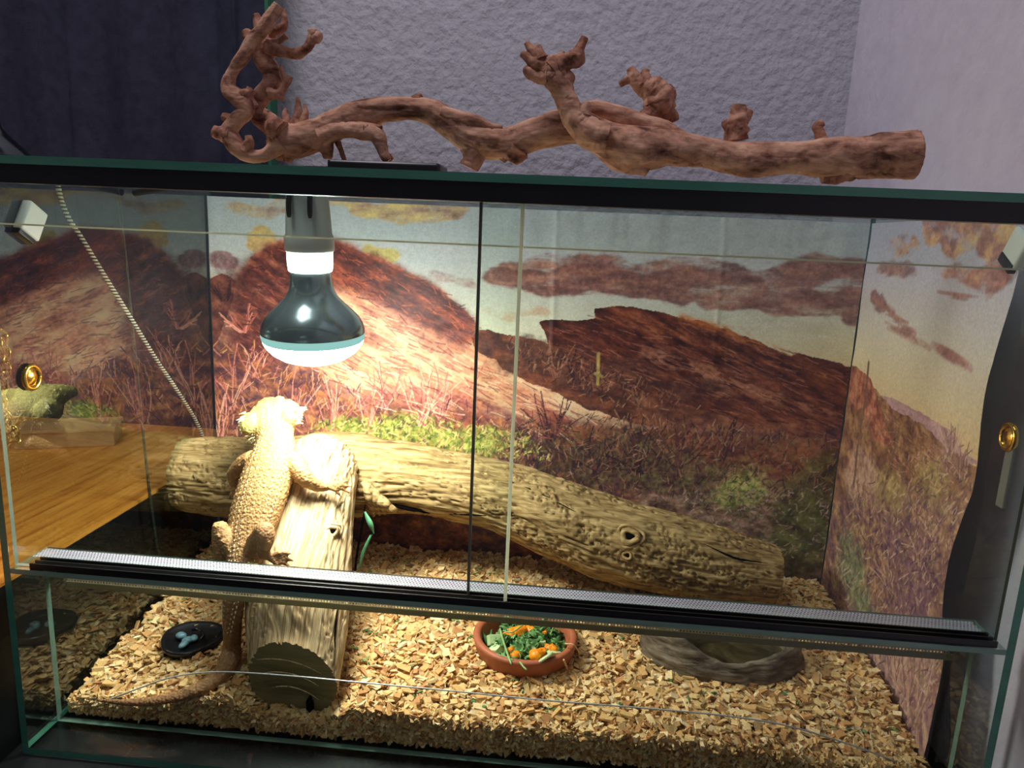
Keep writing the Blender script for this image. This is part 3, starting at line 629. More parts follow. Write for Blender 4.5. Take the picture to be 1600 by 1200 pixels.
gk = 1 - 0.25 * sstep(0.35, 0.70, B.A); B.C[:] = 255 * np.clip(B.C / 255, 0, 1) ** gk[..., None]  # missing light on the right half put into the print's colour
def grid_faces(nz, nx):
    i = np.arange(nz - 1)[:, None] * nx; j = np.arange(nx - 1)[None, :]
    return np.stack([i + j, i + j + 1, i + nx + j + 1, i + nx + j], -1).reshape(-1, 4)
M['print'] = attr_mat('printed_desert_sheet', rough=0.5, spec=0.3, grain=0.10, gscale=420)
bd = thing('desert_backdrop', 'printed desert landscape sheet with red rocks lining the back and right', 'backdrop', (0.4, 0.352, 0.02))
wr = 0.0011 * fbm2(B.A * 26, B.Z * 50, 300, 3) + 0.0018 * sstep(0.42, 0.49, B.Z) * fbm2(B.A * 40, B.Z * 9, 301, 3)
for px in (868, 1128):
    x0 = at(px, 420, y=YB)[0]; wr = wr - 0.0009 * np.exp(-((B.A - x0 + 0.02 * (B.Z - 0.4)) / 0.0035) ** 2) * sstep(0.28, 0.34, B.Z)
part('back_panel', np.stack([B.A, YB + wr, B.Z], -1).reshape(-1, 3), grid_faces(B.nz, B.na), M['print'], bd, col=lin(np.clip(B.C, 0, 255)).reshape(-1, 3))
# the side sheet ends in a wavy free edge and stands a little off the glass there
ed = np.interp(S.Z, [0.02, 0.05, 0.12, 0.16, 0.21, 0.27, 0.33, 0.38, 0.43, 0.494], [0.062, 0.060, 0.070, 0.0785, 0.078, 0.070, 0.073, 0.066, 0.064, 0.060])
Ay = 0.350 + (S.A - 0.350) * (0.350 - ed) / (0.350 - 0.052)
off = 0.0012 * fbm2(S.A * 20, S.Z * 20, 310, 3) + 0.006 * sstep(0.14, 0.06, Ay) * (0.5 + 0.5 * np.sin(S.Z * 38))
part('side_panel', np.stack([XS - off, Ay, S.Z], -1).reshape(-1, 3), grid_faces(S.nz, S.na), M['print'], bd, col=lin(np.clip(S.C, 0, 255)).reshape(-1, 3))

# ------------------------------------------------------------------ heat lamp
LX, LY = 0.2015, 0.135
LZ = at(487, 572, y=LY)[2] + 0.004
LX = at(483, 520, y=LY)[0]; LZ -= 0.004
_RT = rotm('X', math.radians(5)); _pv = np.array((LX, LY, LZ + 0.158))
def tl_(VF): V, F = VF; return (np.array(V) - _pv) @ _RT.T + _pv, F
lamp = thing('heat_lamp', 'lit mirrored reflector heat bulb hanging in a grey socket', 'lamp', (LX, LY, LZ))
mm = lambda pr: [(r / 1000, z / 1000) for r, z in pr]
lens_col = (1.0, 0.97, 0.90)
bulb = part('bulb', *tl_(lathe(mm([(48.4, 30.6), (48.2, 34), (46.6, 39), (43, 45), (37, 51.5), (30, 58), (24, 64.5), (20.6, 71), (19.2, 78), (18.7, 86), (18.6, 106)]), 64, LX, LY, LZ)), M['silver'], lamp)
M['lens'] = emit_mat('glowing_lens', lens_col, LAMP_L)
M['frostglow'] = emit_mat('glowing_frosted_band', (0.45, 0.85, 0.80), 0.75)
M['glow'] = emit_mat('glowing_collar', (0.9, 1.0, 0.95), 60.0)
part('lens', *tl_(lathe(mm([(0.01, 0), (10, 0.4), (20, 2), (30, 5.6), (39, 11.5), (44.5, 18), (46.8, 23)]), 64, LX, LY, LZ)), M['lens'], bulb)
part('frosted_band', *tl_(lathe(mm([(46.8, 23), (48.0, 27), (48.4, 30.6)]), 64, LX, LY, LZ)), M['frostglow'], bulb)
part('glowing_collar', *tl_(lathe(mm([(17, 87), (19.6, 89), (20.4, 95), (20.6, 104), (19, 107)]), 48, LX, LY, LZ)), M['glow'], bulb)
sk = part('socket', *tl_(lathe(mm([(17, 105), (21, 106), (22.3, 108), (22.3, 119), (21.5, 121), (20.8, 122), (18.6, 158), (17.5, 160), (0.01, 160)]), 48, LX, LY, LZ)), M['socket'], lamp)
for s in (-1, 1):
    b = MB(); b.add(*rough_tube([(LX + s * 0.0095, LY - 0.0195, LZ + 0.136), (LX + s * 0.0095, LY - 0.0195, LZ + 0.152), (LX + s * 0.008, LY - 0.012, LZ + 0.165), (LX + s * 0.002, LY, LZ + 0.172)], [0.0025] * 4, 8, 16, 0, round_end=True))
    part('bracket_clip', b.V, b.F, M['black'], lamp)
part('hanger', *rough_tube([(LX, LY, LZ + 0.158), (LX, LY, LZ + 0.172), (LX + 0.001, LY, H - G - 0.0005)], [0.006, 0.0055, 0.006], 12, 10, 0), M['black'], lamp)
zz = LZ + 0.164
part('cable', *rough_tube([(LX + 0.006, LY, zz), (LX + 0.030, LY + 0.003, zz + 0.003), (LX + 0.034, LY + 0.012, zz + 0.008), (LX, LY + 0.02, zz + 0.006), (LX - 0.06, LY + 0.03, zz - 0.001), (LX - 0.12, LY + 0.05, zz + 0.003), (0.012, LY + 0.06, 0.488)], [0.0032] * 7, 10, 60, 0), M['black'], lamp)

# ------------------------------------------------------------------ substrate
def hgt(x, y):
    k = sstep(0.03, 0.20, x); y = np.asarray(y)
    return (0.019 + 0.115 * y) * (1 - k) + (0.035 + 0.066 * y) * k - 0.018 * sstep(0.065, 0.02, np.abs(np.asarray(x) - 0.222)) * sstep(0.12, 0.06, y) - 0.010 * sstep(0.55, 0.79, x) * sstep(0.16, 0.04, y) + 0.004 * fbm(np.asarray(x) * 14, np.asarray(y) * 14, 0, 400, 2)
BOWL = (0.4285, 0.1560, 0.054); DISH = (0.632, 0.174, 0.083, 0.048); DISC = (0.088, 0.128, 0.031)
def blocked(x, y):
    m = (x - BOWL[0]) ** 2 + (y - BOWL[1]) ** 2 < (BOWL[2] - 0.006) ** 2
    m |= ((x - DISH[0]) / (DISH[2] - 0.004)) ** 2 + ((y - DISH[1]) / (DISH[3] - 0.004)) ** 2 < 1
    m |= (x - DISC[0]) ** 2 + (y - DISC[1]) ** 2 < (DISC[2] - 0.004) ** 2
    return m
CH = np.array([(224, 190, 130), (212, 174, 112), (232, 204, 150), (206, 164, 104), (228, 196, 138), (196, 148, 92), (220, 182, 122), (184, 134, 86), (236, 212, 164), (216, 186, 128)], float)
def chip_corner(n):
    s = np.stack([rng.uniform(0.0028, 0.0068, n), rng.uniform(0.0020, 0.0042, n), rng.uniform(0.0006, 0.0017, n)], -1)
    sl = rng.random(n) < 0.22; s[sl, 1] *= 0.42; s[sl, 0] *= 1.25
    c = np.array([(x, y, z) for z in (-1, 1) for y in (-1, 1) for x in (-1, 1)], float)
    return c[None] * s[:, None, :] * rng.uniform(0.55, 1.1, (n, 8, 3))
CF6 = np.array([(0, 2, 3, 1), (4, 5, 7, 6), (0, 1, 5, 4), (2, 6, 7, 3), (0, 4, 6, 2), (1, 3, 7, 5)])
def rand_rot(n, tilt):
    a = rng.uniform(0, 2 * np.pi, n); tx = rng.normal(0, tilt, n); ty = rng.normal(0, tilt, n)
    ca, sa = np.cos(a), np.sin(a); Z = np.zeros(n); O = np.ones(n)
    Rz = np.stack([ca, -sa, Z, sa, ca, Z, Z, Z, O], -1).reshape(n, 3, 3)
    c, s = np.cos(tx), np.sin(tx); Rx = np.stack([O, Z, Z, Z, c, -s, Z, s, c], -1).reshape(n, 3, 3)
    c, s = np.cos(ty), np.sin(ty); Ry = np.stack([c, Z, s, Z, O, Z, -s, Z, c], -1).reshape(n, 3, 3)
    return Rz @ Rx @ Ry
def chip_cloud(n, x, y, z, tilt):
    V = np.einsum('nij,nkj->nki', rand_rot(n, tilt), chip_corner(n)) + np.stack([x, y, z], -1)[:, None, :]
    F = (CF6[None] + np.arange(n)[:, None, None] * 8).reshape(-1, 4)
    c = lin(CH[rng.integers(0, len(CH), n)] * rng.uniform(0.88, 1.06, (n, 1)))
    return V.reshape(-1, 3), F, np.repeat(c, 8, 0)
NCH = 32000
x = rng.uniform(0.012, 0.782, NCH); y = rng.uniform(0.048, 0.345, NCH); z = hgt(x, y) + rng.uniform(-0.0065, 0.002, NCH)
k = ~blocked(x, y); x, y, z = x[k], y[k], z[k]
V1, F1, C1 = chip_cloud(len(x), x, y, z, 0.42)
nf = 6500                                                    # against the front glass
x = rng.uniform(0.012, 0.786, nf); y = rng.uniform(0.0475, 0.052, nf); z = rng.uniform(0.0, 1.0, nf); z = 0.0095 + (hgt(x, y) - 0.010) * z
V2, F2, C2 = chip_cloud(nf, x, y, np.minimum(z, hgt(x, y)), 0.9)
gx, gy = np.meshgrid(np.linspace(0.0075, 0.7925, 90), np.linspace(0.0540, 0.352, 50))
Vb = np.stack([gx, gy, hgt(gx, gy) - 0.006], -1).reshape(-1, 3); Fb = grid_faces(50, 90)
Vs = np.array([(0.0075, 0.0540, 0.0065), (0.7925, 0.0540, 0.0065), (0.7925, 0.0540, 0.011), (0.0075, 0.0540, 0.011)]); Fs = np.array([(0, 1, 2, 3)])
Vall, Fall, off = [], [], 0
for V, F in ((V1, F1), (V2, F2), (Vb, Fb), (Vs, Fs)): Vall.append(V); Fall.append(F + off); off += len(V)
Call = np.vstack([C1, C2, np.tile(lin((96, 66, 42)), (len(Vb) + 4, 1))])
tag(mk('wood_chips', np.vstack(Vall), np.vstack(Fall), M['chip'], smooth=False, col=Call), 'pale wood chip litter covering the terrarium floor', 'wood chips', kind='stuff')
# the 300 that show largest
variants = []
for v in range(18):
    V = chip_corner(1)[0] * 1.12; me = mesh_fast('wood_chip', V, CF6); ca = me.color_attributes.new('print', 'FLOAT_COLOR', 'POINT')
    c4 = np.ones((8, 4), np.float32); c4[:, :3] = lin(CH[v % len(CH)]); ca.data.foreach_set('color', c4.ravel()); me.polygons.foreach_set('use_smooth', np.zeros(6, bool)); me.materials.append(M['chip']); variants.append(me)
pts = []; tries = 0
_h300 = None
while len(pts) < 300 and tries < 40000:
    tries += 1
    cx, cy = rng.uniform(0.03, 0.74), 0.062 + 0.10 * rng.random() ** 1.4
    if blocked(np.array(cx), np.array(cy)) or (0.165 < cx < 0.275 and cy < 0.2): continue
    if any((cx - a) ** 2 + (cy - b_) ** 2 < 0.0098 ** 2 for a, b_ in pts): continue
    pts.append((cx, cy))
for i, (cx, cy) in enumerate(pts):
    o = bpy.data.objects.new('wood_chip', variants[i % 18]); COL.objects.link(o)
    o.location = (cx, cy, float(hgt(np.array(cx), np.array(cy))) + 0.0032)
    o.rotation_euler = (random.gauss(0, 0.22), random.gauss(0, 0.22), random.uniform(0, 6.28))
    tag(o, 'loose pale wood chip on top of the litter near the front glass', 'wood chip', 'loose wood chips at the front')
# green crumbs
b = MB()
for i in range(150):
    cx, cy = rng.uniform(0.03, 0.77), rng.uniform(0.06, 0.33)
    if blocked(np.array(cx), np.array(cy)): continue
    cz = float(hgt(np.array(cx), np.array(cy))) + 0.003
    for q in range(random.randint(1, 3)):
        V, F = blob((cx + random.gauss(0, .003), cy + random.gauss(0, .003), cz), (random.uniform(.0015, .004), random.uniform(.0008, .002), .0008), i, 6, 4, 0.4, M=rotm('Z', random.uniform(0, 6))); b.add(V, F)
tag(mk('herb_crumbs', b.V, b.F, M['kale'], smooth=False), 'scattered green herb crumbs lying on the wood chips', 'herb crumbs', kind='stuff')

# ------------------------------------------------------------------ driftwood log: long trunk + limb leaning forward
A3 = lambda L: [at(p[0], p[1], y=p[2]) for p in L]
TR = [(288, 742, .288), (330, 743, .289), (400, 746, .290), (470, 745, .290), (520, 742, .290), (590, 742, .290), (650, 746, .290), (720, 760, .288), (800, 783, .286), (880, 812, .285), (950, 838, .285), (1030, 860, .285), (1100, 876, .285), (1160, 890, .285), (1207, 900, .285)]
TRr = [.044, .0480, .048, .050, .051, .045, .0405, .0400, .0425, .0450, .0475, .0470, .0445, .0400, .0350]
TP = A3(TR)
log = thing('driftwood_log', 'weathered forked driftwood log lying across the terrarium', 'log', (0.22, 0.10, 0.03))
V, F = rough_tube(TP, TRr, 160, 420, 0.13, 16, 0.085, 8.0, 4.5, 500, caps=False)
SEG = 160
part('trunk', V, F, M['log'], log)
def cap(ring, mat, t, name='cut_end', bulge=0.0, rnd=6, seed=0):
    R0 = np.array(ring); c = R0.mean(0); n = len(R0); V = []; F = []
    nrm = np.cross(R0[n // 4] - c, R0[0] - c); nrm /= np.linalg.norm(nrm)
    for k in range(rnd):
        q = 1 - k / rnd
        for p in R0: V.append(c + (p - c) * q)
    V.append(c); V = np.array(V)
    V = V + nrm * (bulge * (1 - (np.linalg.norm(V - c, axis=1) / np.linalg.norm(R0 - c, axis=1).max()) ** 2) + 0.0006 * fbm(V[:, 0] * 200, V[:, 1] * 200, V[:, 2] * 500, seed, 3))[:, None]
    for k in range(rnd - 1):
        for j in range(n): q = (j + 1) % n; F.append((k * n + j, k * n + q, (k + 1) * n + q, (k + 1) * n + j))
    for j in range(n): F.append(((rnd - 1) * n + j, (rnd - 1) * n + (j + 1) % n, rnd * n))
    return part(name, V, F, mat, t)
cap(V[:SEG], M['cut'], log, seed=1); cap(V[-SEG:], M['log'], log, seed=2, bulge=-0.004)
LB = [(457, 1065, .060), (461, 1010, .080), (466, 950, .106), (471, 900, .130), (482, 820, .175), (492, 752, .215), (500, 738, .250), (505, 742, .285)]
LBr = [.0425, .0455, .0475, .0480, .0465, .0445, .0430, .0380]
LP = A3(LB)
V, F = rough_tube(LP, LBr, 160, 300, 0.06, 20, 0.065, 9.0, 2.2, 520, caps=False, start_dir=(0.05, 1.0, 0.12))
part('limb', V, F, M['limb'], log)
fr = cap(V[:SEG], M['cut'], log, seed=3)
LC = np.array(V[:SEG]).mean(0)
# pale saw arcs and a rot hole on the cut face
for k, (dz, w, dx) in enumerate([(0.017, .030, -.002), (0.004, .026, .0), (-.010, .022, .004)]):
    pts = [(LC[0] + dx + u * w, LC[1] - 0.0032, LC[2] + dz + 0.006 * (1 - u * u) - 0.004 * u) for u in np.linspace(-1, 1, 9)]
    part('saw_mark', *rough_tube(pts, [.0002, .0005, .0006, .0006, .0006, .0006, .0005, .0004, .0002], 6, 24, 0.3, 300), M['limb'], log)
part('rot_hole', *blob((LC[0] + 0.017, LC[1] - 0.0005, LC[2] - 0.022), (.0035, .0030, .009), 4, amp=0.5), M['crack'], log)
# torn bark lip above the cut
def knot(px, py, Y, r, mat, seed):
    c = at(px, py, y=Y); d = CAMP - c; d /= np.linalg.norm(d)
    u = np.cross(d, (0, 0, 1)); u /= np.linalg.norm(u); v = np.cross(u, d)
    for q in (0, 1):
        rr = r * (1 + 0.75 * q)
        pts = [c - d * 0.0025 * q + (u * math.cos(a) * rr * 1.1 + v * math.sin(a) * rr * 0.9) * (1 + 0.10 * math.sin(3 * a + seed)) for a in np.linspace(0, 2 * np.pi, 15)]
        part('knot_ring', *rough_tube(pts, [r * (0.42 - 0.14 * q)] * 15, 10, 48, 0.25, 250, seed=seed), mat, log)
    m = np.array([u, v, d]).T
    part('knot_hole', *blob(c - d * 0.001, (r * 0.85, r * 0.75, 0.0022), seed, amp=0.25, M=m), M['crack'], log)
def surf(path, rad, px, py):
    """Y of the tube's camera-side surface under a pixel"""
    P = resample(np.c_[np.array(path), rad], 200)
    for Y in np.arange(0.02, 0.33, 0.0015):
        q = at(px, py, y=Y); d = np.linalg.norm(P[:, :3] - q, axis=1) - P[:, 3]
        if d.min() < 0: return Y
    return 0.25
knot(984, 838, surf(TP, TRr, 984, 838) - 0.0045, 0.0075, M['log'], 5)
knot(980, 868, surf(TP, TRr, 980, 868) - 0.003, 0.0040, M['log'], 8)
knot(519, 830, surf(LP, LBr, 519, 830) - 0.001, 0.0048, M['limb'], 6)
def crack_line(path, rad, pix, w, seed):
    pts = [at(x, y, y=surf(path, rad, x, y) - 0.0012) for x, y in pix]
    part('crack', *rough_tube(pts, [w * 0.2] + [w] * (len(pts) - 2) + [w * 0.2], 6, 40, 0.6, 300, seed=seed), M['crack'], log)
crack_line(LP, LBr, [(556, 1010), (553, 940), (556, 880), (566, 820), (572, 780)], .0013, 3)
crack_line(LP, LBr, [(522, 1040), (524, 980), (530, 920)], .0011, 5)
crack_line(TP, TRr, [(580, 760), (620, 790), (680, 800), (760, 806)], .0022, 7)
crack_line(TP, TRr, [(760, 740), (830, 765), (900, 800)], .0012, 9)
crack_line(TP, TRr, [(1100, 850), (1150, 872), (1200, 880)], .0012, 10)
for k in range(5):   # splintered fork between limb and trunk
    x = 574 + k * 9; p = [at(x - 6, 752 + k * 9, y=.235), at(x + 4, 775 + k * 5, y=.232), at(x + 10, 806 - k * 2, y=.245)]
    part('splinter', *rough_tube(p, [.004, .0065 - .0006 * k, .002], 10, 20, 0.5, 120, 0.2, 2, 10, 530 + k), M['log'], log)

# ------------------------------------------------------------------ bearded dragon
liz = thing('bearded_dragon', 'yellow tan bearded dragon climbing the log under the lamp', 'lizard', (0.15, 0.1, 0.03))
def tube_e(C, wid, hg, dorsal, rings=120, seg=28, ridge=0.0):
    P = resample(np.c_[np.array(C), np.array(wid), np.array(hg), np.array(dorsal)], rings)
    c, w, h, dv = P[:, :3], P[:, 3], P[:, 4], P[:, 5:8]
    T = np.gradient(c, axis=0); T /= np.linalg.norm(T, axis=1)[:, None]
    dv = dv - T * (dv * T).sum(1)[:, None]; dv /= np.linalg.norm(dv, axis=1)[:, None]; lat = np.cross(T, dv)
    a = np.linspace(0, 2 * np.pi, seg, endpoint=False)
    X = c[:, None] + lat[:, None] * (np.cos(a)[None, :, None] * w[:, None, None]) + dv[:, None] * ((np.sin(a) * np.where(np.sin(a) < 0, 0.75, 1.0))[None, :, None] * h[:, None, None])
    V = X.reshape(-1, 3).tolist(); F = []
    for i in range(rings - 1):
        for j in range(seg): k = (j + 1) % seg; F.append((i * seg + j, i * seg + k, (i + 1) * seg + k, (i + 1) * seg + j))
    for e in (0, rings - 1):
        V.append(list(c[e])); q = len(V) - 1
        for j in range(seg): k = (j + 1) % seg; F.append((e * seg + k, e * seg + j, q) if e == 0 else (e * seg + j, e * seg + k, q))
    return V, F, (c, w, h, dv, lat, T)
za = lambda x, y, z: at(x, y, z=z)
sp = [(za(150, 1094, .034), .0012, .0012), (za(210, 1098, .036), .0040, .0036), (za(270, 1090, .039), .0058, .0052), (za(322, 1072, .042), .0078, .0068), (za(353, 1045, .047), .0096, .0086), (za(364, 1010, .058), .0108, .0096),
      (at(365, 975, y=.088), .0115, .0100), (at(367, 940, y=.086), .0130, .0110), (at(374, 905, y=.092), .0165, .0130), (at(384, 875, y=.102), .0220, .0150), (at(391, 840, y=.120), .0295, .0180), (at(402, 800, y=.138), .0340, .0205),
      (at(412, 768, y=.152), .0350, .0215), (at(420, 738, y=.165), .0340, .0205), (at(427, 712, y=.178), .0300, .0190), (at(430, 692, y=.190), .0240, .0165), (at(430, 676, y=.200), .0215, .0150),
      (at(427, 660, y=.210), .0235, .0150), (at(423, 646, y=.222), .0225, .0145), (at(419, 636, y=.236), .0150, .0110), (at(416, 630, y=.250), .0070, .0065)]
dl = [(-.1, -.1, 1)] * 5 + [(-.4, -.4, .7)] * 2 + [(-.5, -.55, .6)] * 9 + [(-.35, -.5, .8), (-.25, -.35, .9), (-.2, -.25, 1), (-.2, -.25, 1), (-.2, -.25, 1)]
V, F, fr_ = tube_e([s[0] for s in sp], [s[1] for s in sp], [s[2] for s in sp], dl, 190, 32)
lb = MB(); lb.add(V, F)
def limbtube(pts, rad, seg=14, n=30): lb.add(*rough_tube(pts, rad, seg, n, 0.04, 80, round_end=True))
def toes(w, tips, r=.0019):
    for p in tips:
        p = np.array(p); w_ = np.array(w); mid = (w_ + p) / 2 + np.array([0, -.001, .0028]); limbtube([w_, mid, p], [r * 1.5, r * 1.15, r * 0.6], 8, 14)
# right hind leg
limbtube(A3([(394, 868, .105), (406, 846, .090), (413, 829, .082), (415, 842, .077), (412, 862, .077), (420, 872, .079)]), [.0115, .0108, .0090, .0085, .0060, .0045])
toes(at(420, 872, y=.079), A3([(460, 877, .0845), (456, 865, .0855), (456, 888, .0815), (440, 892, .0775)]), .0022)
# left hind leg
limbtube(A3([(375, 872, .108), (352, 842, .110), (342, 822, .112), (340, 845, .108), (345, 880, .106)]), [.0100, .0085, .0062, .0055, .0045])
toes(at(345, 880, y=.106), A3([(332, 895, .100), (342, 900, .098), (352, 900, .097)]))
# right arm
limbtube(A3([(446, 716, .176), (464, 728, .158), (476, 746, .149), (494, 758, .153), (514, 762, .160)]), [.0125, .0110, .0088, .0066, .0046])
toes(at(514, 762, y=.160), A3([(546, 752, .170), (551, 761, .168), (547, 770, .166), (534, 777, .162), (526, 748, .172)]))
# left arm
limbtube(A3([(400, 716, .186), (380, 726, .196), (366, 742, .204), (370, 764, .204)]), [.0110, .0095, .0078, .0050])
toes(at(370, 764, y=.204), A3([(358, 780, .204), (366, 784, .202), (375, 784, .200)]))
# head: skull, jowls under the fringe, brow ridges, snout
hc = at(427, 655, y=.214); hf = at(416, 630, y=.255) - at(430, 676, y=.200); hf /= np.linalg.norm(hf)
hu = np.array([-.30, -.40, .86]); hu -= hf * (hu @ hf); hu /= np.linalg.norm(hu); hl = np.cross(hf, hu)
HM = np.array([hl, hf, hu]).T
lb.add(*blob(hc + hf * .002, (.0300, .0250, .0145), 1, 20, 12, 0.04, M=HM))
for s_, px, py, Y, r in ((-1, 395, 663, .207, (.0150, .0150, .0130)), (1, 455, 651, .206, (.0125, .0130, .0095))):
    lb.add(*blob(at(px, py, y=Y), r, 3, 16, 10, 0.06, M=HM))
for s_ in (-1, 1): lb.add(*blob(hc + hl * s_ * .014 + hf * .012 + hu * .010, (.006, .009, .005), 4, 12, 8, 0.05, M=HM))
tmp = mk('tmp', lb.V, lb.F, M['white'])
md = tmp.modifiers.new('r', 'REMESH'); md.mode = 'VOXEL'; md.voxel_size = 0.0012
ms = tmp.modifiers.new('s', 'SMOOTH'); ms.iterations = 3; ms.factor = 0.5
dg = bpy.context.evaluated_depsgraph_get(); dg.update()
me = bpy.data.meshes.new_from_object(tmp.evaluated_get(dg)); nv = len(me.vertices)
co = np.zeros(nv * 3, np.float32); me.vertices.foreach_get('co', co); co = co.reshape(-1, 3).astype(float)
no = np.zeros(nv * 3, np.float32); me.vertices.foreach_get('normal', no); no = no.reshape(-1, 3).astype(float)
bpy.data.objects.remove(tmp)
# rows of keeled scales raised along the body, colour by place on the animal
c, w, h, dv, lat, T = fr_
ix = np.array([np.argmin(((c - p) ** 2).sum(1)) for p in co[::1]]) if nv < 60000 else np.zeros(nv, int)
rel = co - c[ix]; la = (rel * lat[ix]).sum(1); up = (rel * dv[ix]).sum(1); ang = np.arctan2(la / w[ix], up / h[ix])
arc = np.r_[0, np.cumsum(np.linalg.norm(np.diff(c, axis=0), axis=1))][ix]
rows = np.maximum(0, np.sin(arc * 2 * np.pi / 0.0062 + np.round(ang * w[ix] / 0.004) * np.pi)) * np.maximum(0, np.cos(ang * w[ix] / 0.004 * np.pi)) ** 2
co = co + no * (0.0011 * rows * np.clip(w[ix] / 0.02, 0.25, 1) - 0.0002)[:, None]
me.vertices.foreach_set('co', (co - np.array(liz.location)).astype(np.float32).ravel())
tail = sstep(0.33, 0.20, arc); body = np.tile(np.array((210, 166, 104.0)), (nv, 1))
body = body * (1 - tail[:, None]) + np.array((178, 134, 88.0)) * tail[:, None]
side = sstep(0.5, 1.3, np.abs(ang)); stripe = 0.5 + 0.5 * fbm(arc * 90, ang * 1.2, 0, 610, 3)
body = body * (1 - 0.30 * (side * stripe)[:, None]) + np.array((206, 130, 76.0)) * 0.30 * (side * stripe)[:, None]
headm = sstep(arc.max() - 0.075, arc.max() - 0.045, arc); body = body * (1 - headm[:, None]) + np.array((220, 204, 116.0)) * headm[:, None]
body *= (0.80 + 0.24 * rows + 0.10 * fbm(co[:, 0] * 300, co[:, 1] * 300, co[:, 2] * 300, 611, 2))[:, None]
me.materials.clear(); 
ca = me.color_attributes.new('print', 'FLOAT_COLOR', 'POINT'); c4 = np.ones((nv, 4), np.float32); c4[:, :3] = lin(np.clip(body, 0, 255)); ca.data.foreach_set('color', c4.ravel())
m, nt, b_ = new_mat('scaly_skin'); b_.inputs['Roughness'].default_value = 0.6; b_.inputs['Specular IOR Level'].default_value = 0.25
a_ = nt.nodes.new('ShaderNodeVertexColor'); a_.layer_name = 'print'; nt.links.new(a_.outputs[0], b_.inputs['Base Color'])
vo = nt.nodes.new('ShaderNodeTexVoronoi'); vo.inputs['Scale'].default_value = 420; tc = nt.nodes.new('ShaderNodeTexCoord'); nt.links.new(tc.outputs['Object'], vo.inputs['Vector'])
bp = nt.nodes.new('ShaderNodeBump'); bp.invert = True; bp.inputs['Strength'].default_value = 0.7; bp.inputs['Distance'].default_value = 0.0012
nt.links.new(vo.outputs['Distance'], bp.inputs['Height']); nt.links.new(bp.outputs[0], b_.inputs['Normal'])
M['skin'] = m; me.materials.append(m)
me.polygons.foreach_set('use_smooth', np.ones(len(me.polygons), bool))
bodyo = bpy.data.objects.new('body', me); COL.objects.link(bodyo); bodyo.parent = liz; 
M['spike'] = pmat('pale_spikes', [(216, 206, 140), (232, 222, 176)], scale=80, rough=0.6)
def R2_(k): return random.uniform(-2.5, 2.5)
def cone(p, d, r, l):
    d = np.array(d) / np.linalg.norm(d); u = np.cross(d, (0.3, 0.5, 0.8)); u /= np.linalg.norm(u); v = np.cross(d, u); p = np.array(p)
    V = [p + (u * math.cos(a) + v * math.sin(a)) * r for a in np.linspace(0, 2 * np.pi, 5, endpoint=False)] + [p + d * l]
    return V, [(i, (i + 1) % 5, 5) for i in range(5)]
b = MB()
for k in range(34):      # fringe round the back of the head
    a = math.radians(-112 + 224 * k / 33); o = hl * math.sin(a) * .0300 - hf * math.cos(a) * .0150 - hu * .0040
    b.add(*cone(hc + o * 0.93, hl * math.sin(a) * 1.0 - hf * math.cos(a) * 0.8 - hu * 0.45, .0018, random.uniform(.006, .011)))
for seq, dr in (([(377, 646), (374, 656), (376, 667), (382, 675), (390, 680), (399, 682)], (-.75, -.45, -.35)), ([(466, 636), (470, 644), (471, 653), (467, 661)], (.9, -.35, .05))):
    for k in range(26):
        u = k / 25 * (len(seq) - 1.001); i_ = int(u); f = u - i_; x_ = seq[i_][0] * (1 - f) + seq[i_ + 1][0] * f; y_ = seq[i_][1] * (1 - f) + seq[i_ + 1][1] * f
        b.add(*cone(at(x_ + (430 - x_) * .13, y_ + R2_(k), y=.199), np.array(dr) + np.array((random.gauss(0, .15), random.gauss(0, .15), random.gauss(0, .2))), .0015, random.uniform(.005, .0095)))
tag(part('fringe_spikes', b.V, b.F, M['spike'], liz, smooth=False), kind='stuff')
b = MB()
for i in range(70, 172, 1):       # keeled spikes along both flanks and the back
    for a, ln in ((1.25, .0045), (-1.25, .0045), (1.0, .0025), (0.0, .0018), (0.22, .0014), (-0.22, .0014)):
        if (i + int(a * 4)) % 2: continue
        p = c[i] + lat[i] * math.sin(a) * w[i] * .97 + dv[i] * math.cos(a) * h[i] * .97
        b.add(*cone(p, lat[i] * math.sin(a) + dv[i] * math.cos(a) - T[i] * 0.9, .0009, ln * min(1, w[i] / .02)))
tag(part('flank_spikes', b.V, b.F, M['spike'], liz, smooth=False), kind='stuff')
M['eye'] = pmat('dark_eye', [(30, 20, 10)], rough=0.1)
for s_ in (-1, 1): part('eye', *blob(hc + hl * s_ * .0195 + hf * .010 + hu * .0045, (.003, .003, .003), 1, 10, 8, 0), M['eye'], liz)

